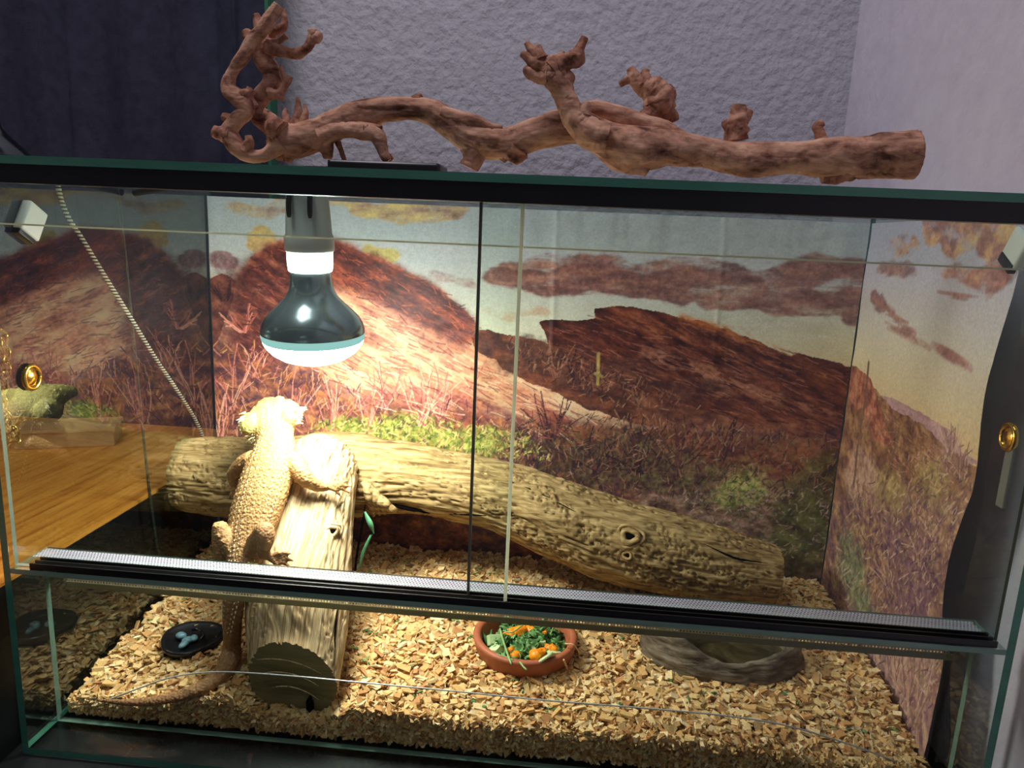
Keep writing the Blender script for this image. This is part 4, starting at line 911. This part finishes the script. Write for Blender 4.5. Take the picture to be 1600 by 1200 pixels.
# ------------------------------------------------------------------ food bowl
bz = float(hgt(np.array(BOWL[0]), np.array(BOWL[1]))) - 0.016
bowl = thing('food_bowl', 'round terracotta bowl of chopped salad on the wood chips', 'bowl', (BOWL[0], BOWL[1], bz))
part('dish', *lathe(mm([(0.01, 0), (40, 0), (43, 1), (47, 8), (50.5, 17), (52.5, 25), (53.6, 29), (53.2, 31.2), (51, 32.2), (48, 32), (46, 30.2), (45, 27), (43, 18), (38, 11), (28, 8.5), (0.01, 8)]), 72, BOWL[0], BOWL[1], bz), M['terracotta'], bowl)
def leaf(c, size, ruff, seed, Mx):
    nu, nv_ = 13, 9; u, v = np.meshgrid(np.linspace(-1, 1, nu), np.linspace(-1, 1, nv_))
    r = np.sqrt(u * u + v * v); k = 1 + 0.35 * fbm(np.arctan2(v, u) * 2.5 + seed, r * 0 + seed, 0, seed, 3)
    X = u * size * k * 0.9; Y_ = v * size * 0.75 * k; Z_ = ruff * size * (fbm(u * 2.5, v * 2.5, 0, seed + 3, 3) * 1.6 * (0.2 + r) - 0.25 * r * r)
    V = np.stack([X, Y_, Z_], -1).reshape(-1, 3) @ Mx.T + np.array(c)
    return V, grid_faces(nv_, nu)
R2 = random.Random(5)
def in_bowl(px, py, z): p = at(px, py, z=z); return p
zt = bz + 0.022
def rrot(t=0.6): return rotm('Z', R2.uniform(0, 6.28)) @ rotm('X', R2.gauss(0, t)) @ rotm('Y', R2.gauss(0, t))
n_leaf = 0
for i in range(70):
    a = R2.uniform(0, 6.28); r = 0.0405 * math.sqrt(R2.random()); x_, y_ = BOWL[0] + r * math.cos(a), BOWL[1] + r * math.sin(a)
    z_ = zt - 0.006 + 0.008 * (1 - (r / .042) ** 2) + R2.uniform(-.003, .004)
    V, F = leaf((0, 0, 0), R2.uniform(.006, .0105), 0.9, i * 3, rrot()); o = mk('kale_piece', V, F, M['kale'], loc=(x_, y_, z_)); sm = o.modifiers.new('t', 'SOLIDIFY'); sm.thickness = 0.0005
    tag(o, 'torn ruffled dark green kale piece in the terracotta bowl', 'kale', 'kale pieces in the food bowl')
for i, (px, py, s, lb_) in enumerate([(812, 988, .0095, 'largest orange carrot chunk at the back of the terracotta bowl'), (829, 986, .0078, 'round orange carrot piece beside the largest chunk in the bowl'), (797, 992, .0075, 'orange carrot piece left of the largest chunk in the bowl'),
     (806, 1024, .0058, 'orange carrot sliver near the front left of the bowl'), (797, 1016, .0045, 'tiny orange carrot bit left of the bowl centre'), (838, 1022, .0078, 'smooth orange carrot chunk at the front centre of the bowl'),
     (862, 1014, .0070, 'orange carrot chunk at the right side of the bowl'), (848, 1018, .0055, 'dark orange carrot bit right of the bowl centre'), (850, 988, .0040, 'slim orange carrot stick at the back right of the bowl')]):
    p = at(px, py, z=zt + 0.004); V, F = blob((0, 0, 0), (s * 1.05, s * 0.8, s * 0.7), i + 20, 14, 9, 0.75, 90, rrot(0.3)); tag(mk('carrot_piece', V, F, M['carrot'], loc=tuple(p)), lb_, 'carrot', 'carrot pieces in the food bowl')
for i, (px, py, s, lb_) in enumerate([(773, 1000, .0075, 'pale cucumber cube at the left rim of the food bowl'), (776, 1015, .0085, 'pale cucumber wedge at the front left of the food bowl'), (845, 1005, .0050, 'small pale cucumber stick in the middle of the bowl'),
     (850, 1029, .0105, 'translucent cucumber slice at the front right bowl rim'), (864, 1022, .0070, 'short cucumber slice at the right inside the bowl'), (831, 1010, .0050, 'tiny green cucumber bit at the bowl centre')]):
    p = at(px, py, z=(zt + 0.002) if py < 1027 else bz + 0.030); mx = rrot(0.35)
    if s > 0.0095: V, F = lathe([(0.0001, -.0014), (s * .9, -.0014), (s, -.0008), (s, .0008), (s * .9, .0014), (0.0001, .0014)], 24); V = np.array(V) @ mx.T
    else: V, F = bevelled_box(-s, s, -s * .7, s * .7, -s * .45, s * .45, s * .15); V = np.array(V) @ mx.T
    tag(mk('cucumber_piece', V, F, M['cuke'], loc=tuple(p), smooth=s > .0095), lb_, 'cucumber', 'cucumber pieces in the food bowl')
for i, (pts, r, lb_) in enumerate([([(781, 982, .012), (786, 1000, .012), (793, 1022, .010), (799, 1038, .008)], .0011, 'long pale green herb stem lying across the bowl'), ([(786, 985, .012), (800, 988, .013), (818, 976, .014)], .0007, 'thin straw coloured stem at the back of the bowl'),
     ([(775, 1022, .006), (790, 1026, .006), (802, 1032, .006)], .0007, 'curved green grass blade at the bowl front'), ([(866, 976, .012), (862, 986, .008), (860, 992, .006)], .0006, 'upright pale stem at the back right rim'), ([(812, 1034, .010), (818, 1042, .012), (823, 1047, .010)], .0009, 'green leaf tip hanging over the bowl front')]):
    P_ = [at(x_, y_, z=bz + .029 + h_ * .5) for x_, y_, h_ in pts]; c0 = P_[0]
    V, F = rough_tube(P_, [r] * len(P_), 8, 20, 0.1, 100, round_end=True); tag(mk('herb_stem', np.array(V) - c0, F, M['stem'], loc=tuple(c0)), lb_, 'herb', 'herb stems in the food bowl')
P_ = [at(883, 1006, z=bz + .036), at(895, 1007, z=bz + .038), at(903, 1016, z=bz + .030), at(905, 1026, z=bz + .012)]
M['straw'] = pmat('straw', [(206, 160, 110), (226, 186, 136)], scale=60, rough=0.7)
V, F = rough_tube(P_, [.0007] * 4, 8, 24, 0.1, 100); tag(mk('straw', np.array(V) - P_[0], F, M['straw'], loc=tuple(P_[0])), 'curled straw strand hooked over the right bowl rim', 'straw')
P_ = [at(881, 1031, z=bz + .033), at(886, 1045, z=bz + .016), at(888, 1058, z=bz + .004)]
V, F = rough_tube(P_, [.0010] * 3, 8, 16, 0.1, 100); tag(mk('straw', np.array(V) - P_[0], F, M['straw'], loc=tuple(P_[0])), 'short straight straw leaning on the bowl front right', 'straw')

# ------------------------------------------------------------------ rock water dish
dx, dy, ra, rb_ = DISH; dz = float(hgt(np.array(dx), np.array(dy))) - 0.007
dish = thing('water_dish', 'grey rock shaped water dish sunk into the wood chips', 'dish', (dx, dy, dz))
def rockdish():
    prof = [(0.98, 0), (1.0, .006), (1.01, .014), (0.98, .022), (0.955, .029), (0.93, .034), (0.90, .0365), (0.86, .037), (0.81, .035), (0.78, .030), (0.74, .020), (0.66, .012), (0.4, .010), (0.01, .010)]
    n = 140; V = []; F = []
    for i, (q, z) in enumerate(prof):
        a = np.linspace(0, 2 * np.pi, n, endpoint=False); ca, sa = np.cos(a), np.sin(a)
        k = 1 + 0.10 * fbm(ca * 1.6, sa * 1.6, 0, 700, 3)
        lift = 1 + 0.42 * sstep(-0.2, -0.95, ca) - 0.26 * sstep(-0.1, -0.9, sa) * sstep(0.85, 0.2, np.abs(ca)) + 0.10 * fbm(ca * 4, sa * 4, 0, 705, 3)
        zz = z * (lift if z > 0.012 and i < 10 else np.ones(n))
        X = dx + ra * q * ca * k; Y_ = dy + rb_ * q * sa * k
        st = 0.0032 * fbm(zz * 260 + ca * 2, sa * 3 + ca * 3, zz * 40, 710, 4) * (1 if i < 10 else 0.2)
        V.extend(np.stack([X + ca * st, Y_ + sa * st, dz + zz], -1).tolist())
    m_ = len(prof)
    # refine by subdividing rows linearly
    P = np.array(V).reshape(m_, n, 3); t_ = np.linspace(0, m_ - 1, 70); i0 = np.clip(t_.astype(int), 0, m_ - 2); f = (t_ - i0)[:, None, None]
    Q = P[i0] * (1 - f) + P[i0 + 1] * f
    a = np.linspace(0, 2 * np.pi, n, endpoint=False); nrm = np.stack([np.cos(a), np.sin(a), a * 0], -1)[None]
    Q = Q + nrm * (0.0026 * fbm(Q[..., 0] * 90, Q[..., 1] * 90, Q[..., 2] * 330, 720, 4, 0.6) * (t_ < 9)[:, None])[..., None]
    for i in range(69):
        for j in range(n): k = (j + 1) % n; F.append((i * n + j, i * n + k, (i + 1) * n + k, (i + 1) * n + j))
    return Q.reshape(-1, 3), F
part('basin', *rockdish(), M['stone'], dish)
V, F = lathe([(0.0001, 0), (0.5, 0), (0.82, 0)], 64, dx, dy, dz + 0.0225, ra, rb_)
part('water', V, F, M['water'], dish)

# ------------------------------------------------------------------ small black dish with pebbles
kx, ky, kr = DISC; kz = float(hgt(np.array(kx), np.array(ky))) - 0.002
dk_ = thing('pebble_dish', 'small round black dish beside the lizard tail', 'dish', (kx, ky, kz))
V, F = lathe(mm([(0.01, 0), (24, 0), (28, 2), (31, 7), (31, 9), (28.5, 10), (26, 8.5), (20, 6), (0.01, 5)]), 60, kx, ky, kz); V = np.array(V)
aa = np.arctan2(V[:, 1] - ky, V[:, 0] - kx); V[:, :2] = np.array((kx, ky)) + (V[:, :2] - (kx, ky)) * (1 + 0.06 * np.sin(aa * 3) + 0.05 * fbm(np.cos(aa) * 3, np.sin(aa) * 3, 0, 730, 3))[:, None]
part('saucer', V, F, M['black'], dk_)
for i, (px, py, r, lb_) in enumerate([(283, 993, (.0058, .0045, .0036), 'dark teal pebble at the back left of the black dish'), (293, 1000, (.0060, .0042, .0034), 'pale blue pebble at the middle of the black dish'), (288, 1006, (.0075, .0038, .0030), 'flat pale blue pebble at the front of the black dish'), (303, 997, (.0050, .0040, .0032), 'teal pebble at the right of the black dish')]):
    p = at(px, py, z=kz + .0100); V, F = blob((0, 0, 0), r, i, 14, 9, 0.08, M=rotm('Z', i * .7)); tag(mk('pebble', V, F, M['pebble'], loc=tuple(p)), lb_, 'pebble', 'pebbles in the black dish')
c0 = at(312, 992, z=kz + .010); pts = [at(300, 984, z=kz + .010), at(312, 984, z=kz + .012), at(318, 992, z=kz + .012), at(312, 1000, z=kz + .010)]
V, F = rough_tube(pts, [.0016, .0018, .0016, .001], 8, 24, 0.2, 200, round_end=True); tag(mk('bark_curl', np.array(V) - c0, F, M['black'], loc=tuple(c0)), 'black curled scrap lying in the black dish', 'scrap')

# ------------------------------------------------------------------ gnarled branch on top of the tank
BY = 0.13
br = thing('vine_branch', 'gnarled reddish brown vine branch lying on top of the terrarium', 'branch', (0.4, BY, H))
def bp_(L, dy=0.0): return [at(x, y, y=BY + dy + (q[0] if q else 0)) for x, y, *q in L]
PXM = 1120.0 / (BY + 0.515)
def bt(name, L, rp, seed, mat='branch', dy=0.0, seg=22, rings=None, lump=0.22, grain=0.12, caps=True, rnd=False, lf=55):
    if mat == 'twig': lump, lf, rp = max(lump, 0.42), 110, [r * 1.12 for r in rp]
    n = rings or max(16, int(len(L) * 16))
    part(name, *rough_tube(bp_(L, dy), [r / PXM for r in rp], seg, n, lump, lf, grain, 2.4, 9.0, seed, caps, rnd), M[mat], br)
bt('main_stem', [(1428, 243), (1380, 244), (1330, 246), (1285, 247), (1240, 246), (1195, 250), (1150, 249), (1100, 238), (1050, 232), (1010, 232), (975, 230), (940, 214), (905, 198), (870, 200), (835, 210), (800, 222), (765, 222), (730, 212), (705, 195), (680, 178), (650, 170), (615, 170), (580, 176), (545, 186), (515, 200), (490, 212), (465, 218), (440, 218), (425, 212)],
   [33, 31, 29, 27, 23, 24, 23, 22, 26, 32, 33, 26, 24, 24, 24, 23, 24, 22, 20, 18, 17, 18, 20, 21, 22, 24, 27, 26, 18], 800, seg=40, rings=420, lump=0.15, grain=0.10)
bt('side_branch', [(440, 222), (420, 238), (402, 244), (380, 238), (364, 222), (358, 205), (370, 188), (384, 172), (376, 156), (360, 142), (358, 125), (368, 104), (384, 84), (392, 66), (408, 48), (426, 24), (436, 8)], [16, 11, 10, 12, 14, 13, 11, 12, 14, 12, 9, 8, 10, 9, 9, 9, 8], 810, dy=-0.01, rings=180)
bt('side_branch', [(440, 212), (420, 196), (404, 184), (400, 166), (410, 150), (424, 132), (424, 112), (414, 94), (414, 76), (412, 56), (405, 40), (400, 22)], [20, 15, 13, 13, 14, 14, 13, 15, 17, 12, 9, 5], 820, dy=0.01, rings=150)
bt('twig', [(416, 72), (440, 80), (462, 84), (478, 76), (488, 60), (490, 46)], [9, 8, 7, 6, 7, 5], 830, 'twig'); bt('twig', [(486, 62), (496, 58), (498, 50)], [6, 7, 5], 831, 'twig')
bt('twig', [(486, 56), (484, 46)], [4, 3], 832, 'twig')
bt('twig', [(420, 148), (436, 146), (446, 132), (452, 118)], [8, 6, 5, 6], 833, 'twig'); bt('twig', [(446, 128), (440, 110), (440, 102)], [4, 3, 2], 834, 'twig'); bt('twig', [(436, 150), (444, 156)], [5, 2], 835, 'twig')
bt('twig', [(412, 60), (428, 50), (444, 40), (442, 14)], [6, 6, 5, 3], 836, 'twig', dy=.01); bt('twig', [(404, 44), (420, 20), (424, 12)], [6, 4, 3], 837, 'twig', dy=.01)
bt('twig', [(424, 70), (440, 62), (448, 56)], [6, 4, 4], 838, 'twig'); bt('twig', [(390, 60), (382, 50)], [8, 6], 839, 'twig'); bt('twig', [(378, 150), (388, 144), (390, 136)], [6, 5, 3], 840, 'twig', dy=-.012)
bt('twig', [(362, 210), (344, 208), (334, 204)], [11, 9, 7], 841, 'twig', dy=-.01); bt('twig', [(366, 192), (354, 184), (348, 182)], [8, 6, 5], 842, 'twig', dy=-.01)
bt('twig', [(382, 236), (390, 222), (388, 212)], [7, 6, 4], 843, 'twig', dy=-.014); bt('twig', [(400, 168), (392, 152), (398, 142)], [6, 4, 3], 844, 'twig')
bt('twig', [(462, 200), (466, 176), (465, 152)], [10, 6, 2], 845, 'twig'); bt('twig', [(470, 196), (478, 178), (476, 162)], [8, 5, 2], 846, 'twig'); bt('twig', [(450, 198), (446, 180), (448, 170)], [8, 5, 3], 847, 'twig')
bt('twig', [(428, 190), (418, 178), (420, 172)], [9, 6, 4], 848, 'twig', dy=-.012); bt('knob', [(440, 206), (426, 196), (418, 190)], [15, 13, 6], 849, 'twig', dy=-.014, rnd=True)
bt('lower_branch', [(500, 214), (520, 205), (545, 203), (570, 205), (588, 210), (596, 228), (602, 244), (606, 251)], [14, 12, 12, 13, 12, 9, 8, 6], 850, dy=-0.008); bt('twig', [(570, 202), (588, 200), (597, 200)], [8, 5, 4], 851, 'twig', dy=-.01)
bt('twig', [(508, 222), (512, 238), (512, 248)], [13, 9, 6], 852, 'twig'); bt('twig', [(500, 224), (503, 236)], [7, 4], 853, 'twig'); bt('twig', [(600, 240), (612, 250)], [5, 4], 854, 'twig')
bt('twig', [(528, 222), (534, 238), (539, 252)], [4, 3.5, 3], 855, 'twig'); bt('stub', [(438, 236), (450, 244), (446, 250)], [12, 9, 5], 856, 'twig')
bt('stub', [(650, 158), (655, 152), (660, 150)], [8, 6, 3], 857, 'twig'); bt('bark_strip', [(690, 176), (715, 185), (745, 190), (768, 198), (785, 199)], [10, 11, 9, 6, 4], 858, dy=-.006)
bt('stub', [(742, 232), (738, 250), (733, 262)], [18, 14, 13], 859, 'twig'); bt('stub', [(808, 232), (800, 244), (796, 252)], [18, 15, 9], 860, 'twig'); bt('twig', [(800, 240), (814, 244), (824, 244)], [9, 6, 5], 861, 'twig'); bt('twig', [(790, 240), (784, 252)], [8, 5], 862, 'twig')
bt('upright_branch', [(950, 216), (925, 210), (905, 195), (892, 172), (884, 150), (876, 132), (866, 118), (856, 112)], [20, 21, 19, 17, 16, 17, 18, 13], 870, dy=-0.022, rings=110, seg=28)
for k, (L, r) in enumerate([([(862, 112), (848, 100), (838, 88), (822, 66)], [12, 9, 7, 3]), ([(852, 104), (838, 98), (826, 90), (814, 84)], [9, 8, 6, 4]), ([(854, 120), (838, 120), (826, 112), (821, 104)], [11, 7, 6, 3]), ([(846, 92), (842, 82), (840, 70)], [9, 7, 4]), ([(862, 108), (874, 96), (880, 84)], [13, 11, 5]),
      ([(872, 102), (888, 96), (902, 90), (906, 76), (914, 58)], [12, 10, 10, 7, 5]), ([(900, 92), (908, 94)], [7, 5]), ([(884, 132), (888, 120), (886, 110)], [10, 7, 4]), ([(876, 88), (880, 80)], [5, 3]), ([(868, 118), (854, 122), (850, 128)], [10, 9, 6]), ([(912, 180), (914, 166), (912, 160)], [10, 7, 4])]):
    bt('twig', L, r, 880 + k, 'twig', dy=-.024, lump=0.4)
bt('rear_branch', [(905, 178), (930, 172), (965, 182), (1000, 194), (1040, 206), (1080, 220)], [12, 15, 15, 16, 14, 8], 900, dy=0.012, rings=90)
bt('rear_branch', [(1000, 196), (1020, 182), (1030, 165), (1022, 146), (1005, 134)], [14, 18, 21, 20, 13], 905, 'twig', dy=0.03, rings=70, lump=0.4)
for k, (L, r) in enumerate([([(1010, 140), (996, 130), (984, 124), (968, 132)], [12, 9, 7, 4]), ([(1000, 134), (990, 116), (984, 106)], [9, 8, 5]), ([(1012, 132), (1008, 116), (1010, 108)], [9, 7, 5]), ([(1034, 150), (1030, 130), (1028, 122)], [11, 8, 4]), ([(1040, 160), (1046, 146), (1042, 134)], [12, 9, 5]), ([(1036, 178), (1050, 180), (1054, 190)], [12, 8, 6]), ([(1044, 166), (1054, 160)], [10, 6])]):
    bt('twig', L, r, 910 + k, 'twig', dy=0.03, lump=0.4)
for k, (L, r) in enumerate([([(1152, 220), (1150, 200), (1152, 185), (1156, 164)], [15, 13, 12, 8]), ([(1158, 196), (1166, 182), (1172, 172)], [9, 8, 5]), ([(1146, 204), (1136, 196), (1132, 188)], [8, 6, 4]), ([(1150, 180), (1146, 168)], [7, 4]), ([(1162, 206), (1170, 200)], [6, 3]), ([(1286, 222), (1280, 206), (1276, 198), (1286, 192)], [8, 7, 6, 5])]):
    bt('twig', L, r, 920 + k, 'twig', dy=0.012, lump=0.35)
bt('stub', [(985, 250), (1000, 262), (1012, 270)], [18, 10, 6], 930, 'twig'); bt('stub', [(1330, 264), (1300, 276), (1284, 278)], [14, 10, 8], 931, 'twig'); bt('twig', [(1290, 278), (1282, 272)], [6, 4], 932, 'twig'); bt('stub', [(955, 240), (962, 252), (975, 260)], [14, 13, 8], 933)

# ------------------------------------------------------------------ things on top of / beside the tank
tcn = at(610, 260, y=0.10)
t = thing('lamp_ballast', 'flat black device lying on top of the terrarium under the branch', 'device', (tcn[0], 0.10, H))
part('case', *bevelled_box(at(520, 260, y=.1)[0], at(692, 260, y=.1)[0], 0.085, 0.125, H, H + 0.0135, 0.003), M['black'], t)
part('cable_stub', *rough_tube([(tcn[0] - 0.048, 0.105, H + 0.006), (tcn[0] - 0.075, 0.105, H + 0.006), (tcn[0] - 0.10, 0.115, H + 0.003)], [.003] * 3, 8, 16, 0), M['black'], t)
M['dome'] = pmat('dark_chrome', [(90, 96, 98)], rough=0.15, metallic=1.0)
dp = at(-34, 240, y=0.06)
t = thing('metal_dome', 'dark shiny metal lamp dome at the left edge on the tank top', 'lamp dome', (dp[0], 0.06, H))
part('shade', *lathe(mm([(40, 0), (38, 4), (33, 11), (24, 20), (18, 27), (15, 38), (10, 40), (0.1, 40)]), 48, dp[0], 0.06, H), M['dome'], t)
part('rim', *lathe(mm([(38, 0), (42, 0), (43, 2), (41, 4), (38, 3)]), 48, dp[0], 0.06, H), M['dome'], t)

# braided cord along the left glass
M['braid'] = None
m, nt, b_ = new_mat('braided_cord'); tc = nt.nodes.new('ShaderNodeTexCoord'); wv = nt.nodes.new('ShaderNodeTexWave'); wv.inputs['Scale'].default_value = 95; wv.inputs['Distortion'].default_value = 0; wv.bands_direction = 'Z'
nt.links.new(tc.outputs['Object'], wv.inputs['Vector']); cr = nt.nodes.new('ShaderNodeValToRGB'); cr.color_ramp.elements[0].color = lin4((40, 34, 30)); cr.color_ramp.elements[1].color = lin4((226, 218, 200)); cr.color_ramp.elements[0].position = .3; cr.color_ramp.elements[1].position = .6
nt.links.new(wv.outputs['Fac'], cr.inputs[0]); nt.links.new(cr.outputs[0], b_.inputs['Base Color']); b_.inputs['Roughness'].default_value = 0.8; M['braid'] = m
def helix_tube(pts, r, n=500):
    P = resample(np.array(pts), n); T, N, B_ = frames(P); s = np.r_[0, np.cumsum(np.linalg.norm(np.diff(P, axis=0), axis=1))]
    seg = 10; a = np.linspace(0, 2 * np.pi, seg, endpoint=False); rr = r * (1 + 0.16 * np.sin(s[:, None] * 2 * np.pi / 0.0042 + a[None] * 2))
    X = P[:, None] + (np.cos(a)[None, :, None] * N[:, None] + np.sin(a)[None, :, None] * B_[:, None]) * rr[..., None]
    i = np.arange(n - 1)[:, None] * seg; j = np.arange(seg)[None]; k = (j + 1) % seg
    return X.reshape(-1, 3), np.stack([i + j, i + k, i + seg + k, i + seg + j], -1).reshape(-1, 4)
cp = [at(x, y, x=-0.0028) for x, y in ((90, 281), (94, 306), (108, 342), (128, 372), (160, 425), (200, 490), (240, 555), (280, 615), (305, 655), (316, 682), (318, 700))]
V, F = helix_tube(cp, 0.0020); tag(mk('braided_cord', V - cp[0], F, M['braid'], loc=tuple(cp[0])), 'black and white braided cord hanging down the left glass', 'cord')
cp = [at(x, y, x=-0.0035) for x, y in ((183, 288), (196, 400), (206, 500), (216, 600), (226, 700), (236, 790), (247, 868))]
V, F = rough_tube(cp, [.0014] * 5 + [.0018] * 2, 8, 60, 0.0); tag(mk('thin_cable', np.array(V) - cp[0], F, M['tube'], loc=tuple(cp[0])), 'thin dark cable running straight down outside the left glass', 'cable')
# fittings on the side glass
def ring(name, x, lb_, s):
    c = np.array((x, 0.0402, 0.3288)); t = thing(name, lb_, 'fitting', tuple(c))
    a = np.linspace(0, 2 * np.pi, 33); pts = [c + np.array((0, math.cos(q) * .0085, math.sin(q) * .0095)) for q in a]
    part('rim', *rough_tube(pts, [.0022] * 33, 10, 64, 0.0), M['brass'], t)
    V, F = lathe([(.0001, .0022), (.003, .002), (.006, .0008), (.0075, 0)], 24); V = np.array(V)
    part('cap', np.c_[V[:, 2] * s, V[:, 0] * 1.0, V[:, 1] * 1.1] + c, F, M['brass'], t)
ring('brass_fitting', 0.0085, 'round brass fitting on the left side glass', 1); ring('brass_fitting', W - 0.0085, 'round brass fitting on the right side glass', -1)
def clip(x, px, py, lb_, s):
    c = at(px, py, x=x); t = thing('plastic_clip', lb_, 'clip', tuple(c))
    V, F = bevelled_box(-.004, .004, -.011, .011, -.013, .013, .0025); V = np.array(V) @ rotm('X', 0.55 * s).T
    part('plate', V + c, F, M['white'], t)
    V, F = bevelled_box(-.005, .002, -.010, .010, -.004, .004, .0015); V = (np.array(V) + (0, 0, -.013)) @ rotm('X', 0.55 * s).T
    part('gasket', V + c, F, M['black'], t)
clip(0.0102, 48, 345, 'white plastic clip high on the left side glass', -1); clip(W - 0.0102, 1592, 388, 'white plastic clip high on the right side glass', 1)
c = at(1572, 742, x=W - 0.0075); V, F = bevelled_box(-.0012, .0012, -.0045, .0045, -.026, .026, .0008)
tag(mk('grey_strip', V, F, M['greyfoam'], loc=tuple(c)), 'narrow grey strip stuck upright on the right side glass', 'strip')
# brass chain outside the left glass
t = thing('brass_chain', 'shiny brass chain hanging outside the left glass', 'chain', tuple(at(4, 560, x=-.012)))
cpts = resample(np.array([at(x, y, x=-.012) for x, y in ((2, 520), (8, 548), (9, 580), (4, 606), (3, 632), (14, 660), (28, 688))]), 15)
for i in range(14):
    c = (cpts[i] + cpts[i + 1]) / 2; d = cpts[i + 1] - cpts[i]; d /= np.linalg.norm(d); u = np.cross(d, (1, .2, .1)) if i % 2 else np.cross(d, np.cross(d, (1, .2, .1))); u /= np.linalg.norm(u)
    pts = [c + d * math.cos(q) * .0062 + u * math.sin(q) * .0036 for q in np.linspace(0, 2 * np.pi, 13)]
    part('link', *rough_tube(pts, [.0012] * 13, 6, 26, 0), M['brass'], t)
# things on the desk
c = at(130, 690, z=0.15)
t = thing('wooden_box', 'pale wooden box lying on the desk behind the left glass', 'box', (c[0], c[1], 0.15))
Rz = rotm('Z', 0.40)
V, F = bevelled_box(-.075, .045, -.03, .03, 0, .022, .0015); part('tray', np.array(V) @ Rz.T + (c[0], c[1], 0.15), F, M['boxwood'], t, smooth=False)
V, F = bevelled_box(-.077, .047, -.032, .032, .0222, .027, .001); part('lid', np.array(V) @ Rz.T + (c[0], c[1], 0.15), F, M['boxwood'], t, smooth=False)
c = at(146, 664, z=0.15); c = np.array((c[0], c[1] + 0.03, 0.15))
t = thing('dark_case', 'dark angular case standing behind the wooden box on the desk', 'case', tuple(c))
V, F = bevelled_box(-.024, .022, -.008, .008, 0, .068, .002); V = np.array(V); V[:, 0] += V[:, 2] * 0.12; part('shell', V @ rotm('Z', .3).T + c, F, M['cabinet'], t, smooth=False)
# green plastic leaf under the log fork
t = thing('plastic_leaf', 'teal green plastic leaf strip hanging under the log fork', 'leaf', tuple(at(566, 860, y=.2)))
def ribbon(P, wds, thick=.0006):
    P = resample(np.c_[np.array(P), wds], 24); V = []; F = []
    for p in P: V += [p[:3] + (-p[3], 0, 0), p[:3] + (p[3], 0, p[3] * .4), p[:3] + (p[3], thick, p[3] * .4), p[:3] + (-p[3], thick, 0)]
    for i in range(23):
        for j in range(4): k = (j + 1) % 4; F.append((i * 4 + j, i * 4 + k, i * 4 + 4 + k, i * 4 + 4 + j))
    return V, F
part('blade', *ribbon(A3([(570, 800, .205), (578, 818, .2), (584, 834, .2)]), [.001, .003, .0006]), M['leafg'], t)
part('blade', *ribbon(A3([(580, 836, .2), (568, 862, .198), (560, 892, .195)]), [.0016, .002, .0005]), M['leafg'], t)
# thin wire built for a reflection in the lower front pane
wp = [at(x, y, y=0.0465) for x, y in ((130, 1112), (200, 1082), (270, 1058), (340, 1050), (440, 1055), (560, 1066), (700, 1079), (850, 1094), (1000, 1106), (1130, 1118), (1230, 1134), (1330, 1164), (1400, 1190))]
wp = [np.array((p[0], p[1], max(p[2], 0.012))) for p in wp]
V, F = rough_tube(wp, [.0007] * len(wp), 8, 160, 0.0); tag(mk('reflected_streak', np.array(V) - wp[0], F, M['streak'], loc=tuple(wp[0])), 'thin silvery wire standing in for a reflected line in the lower front glass', 'streak')
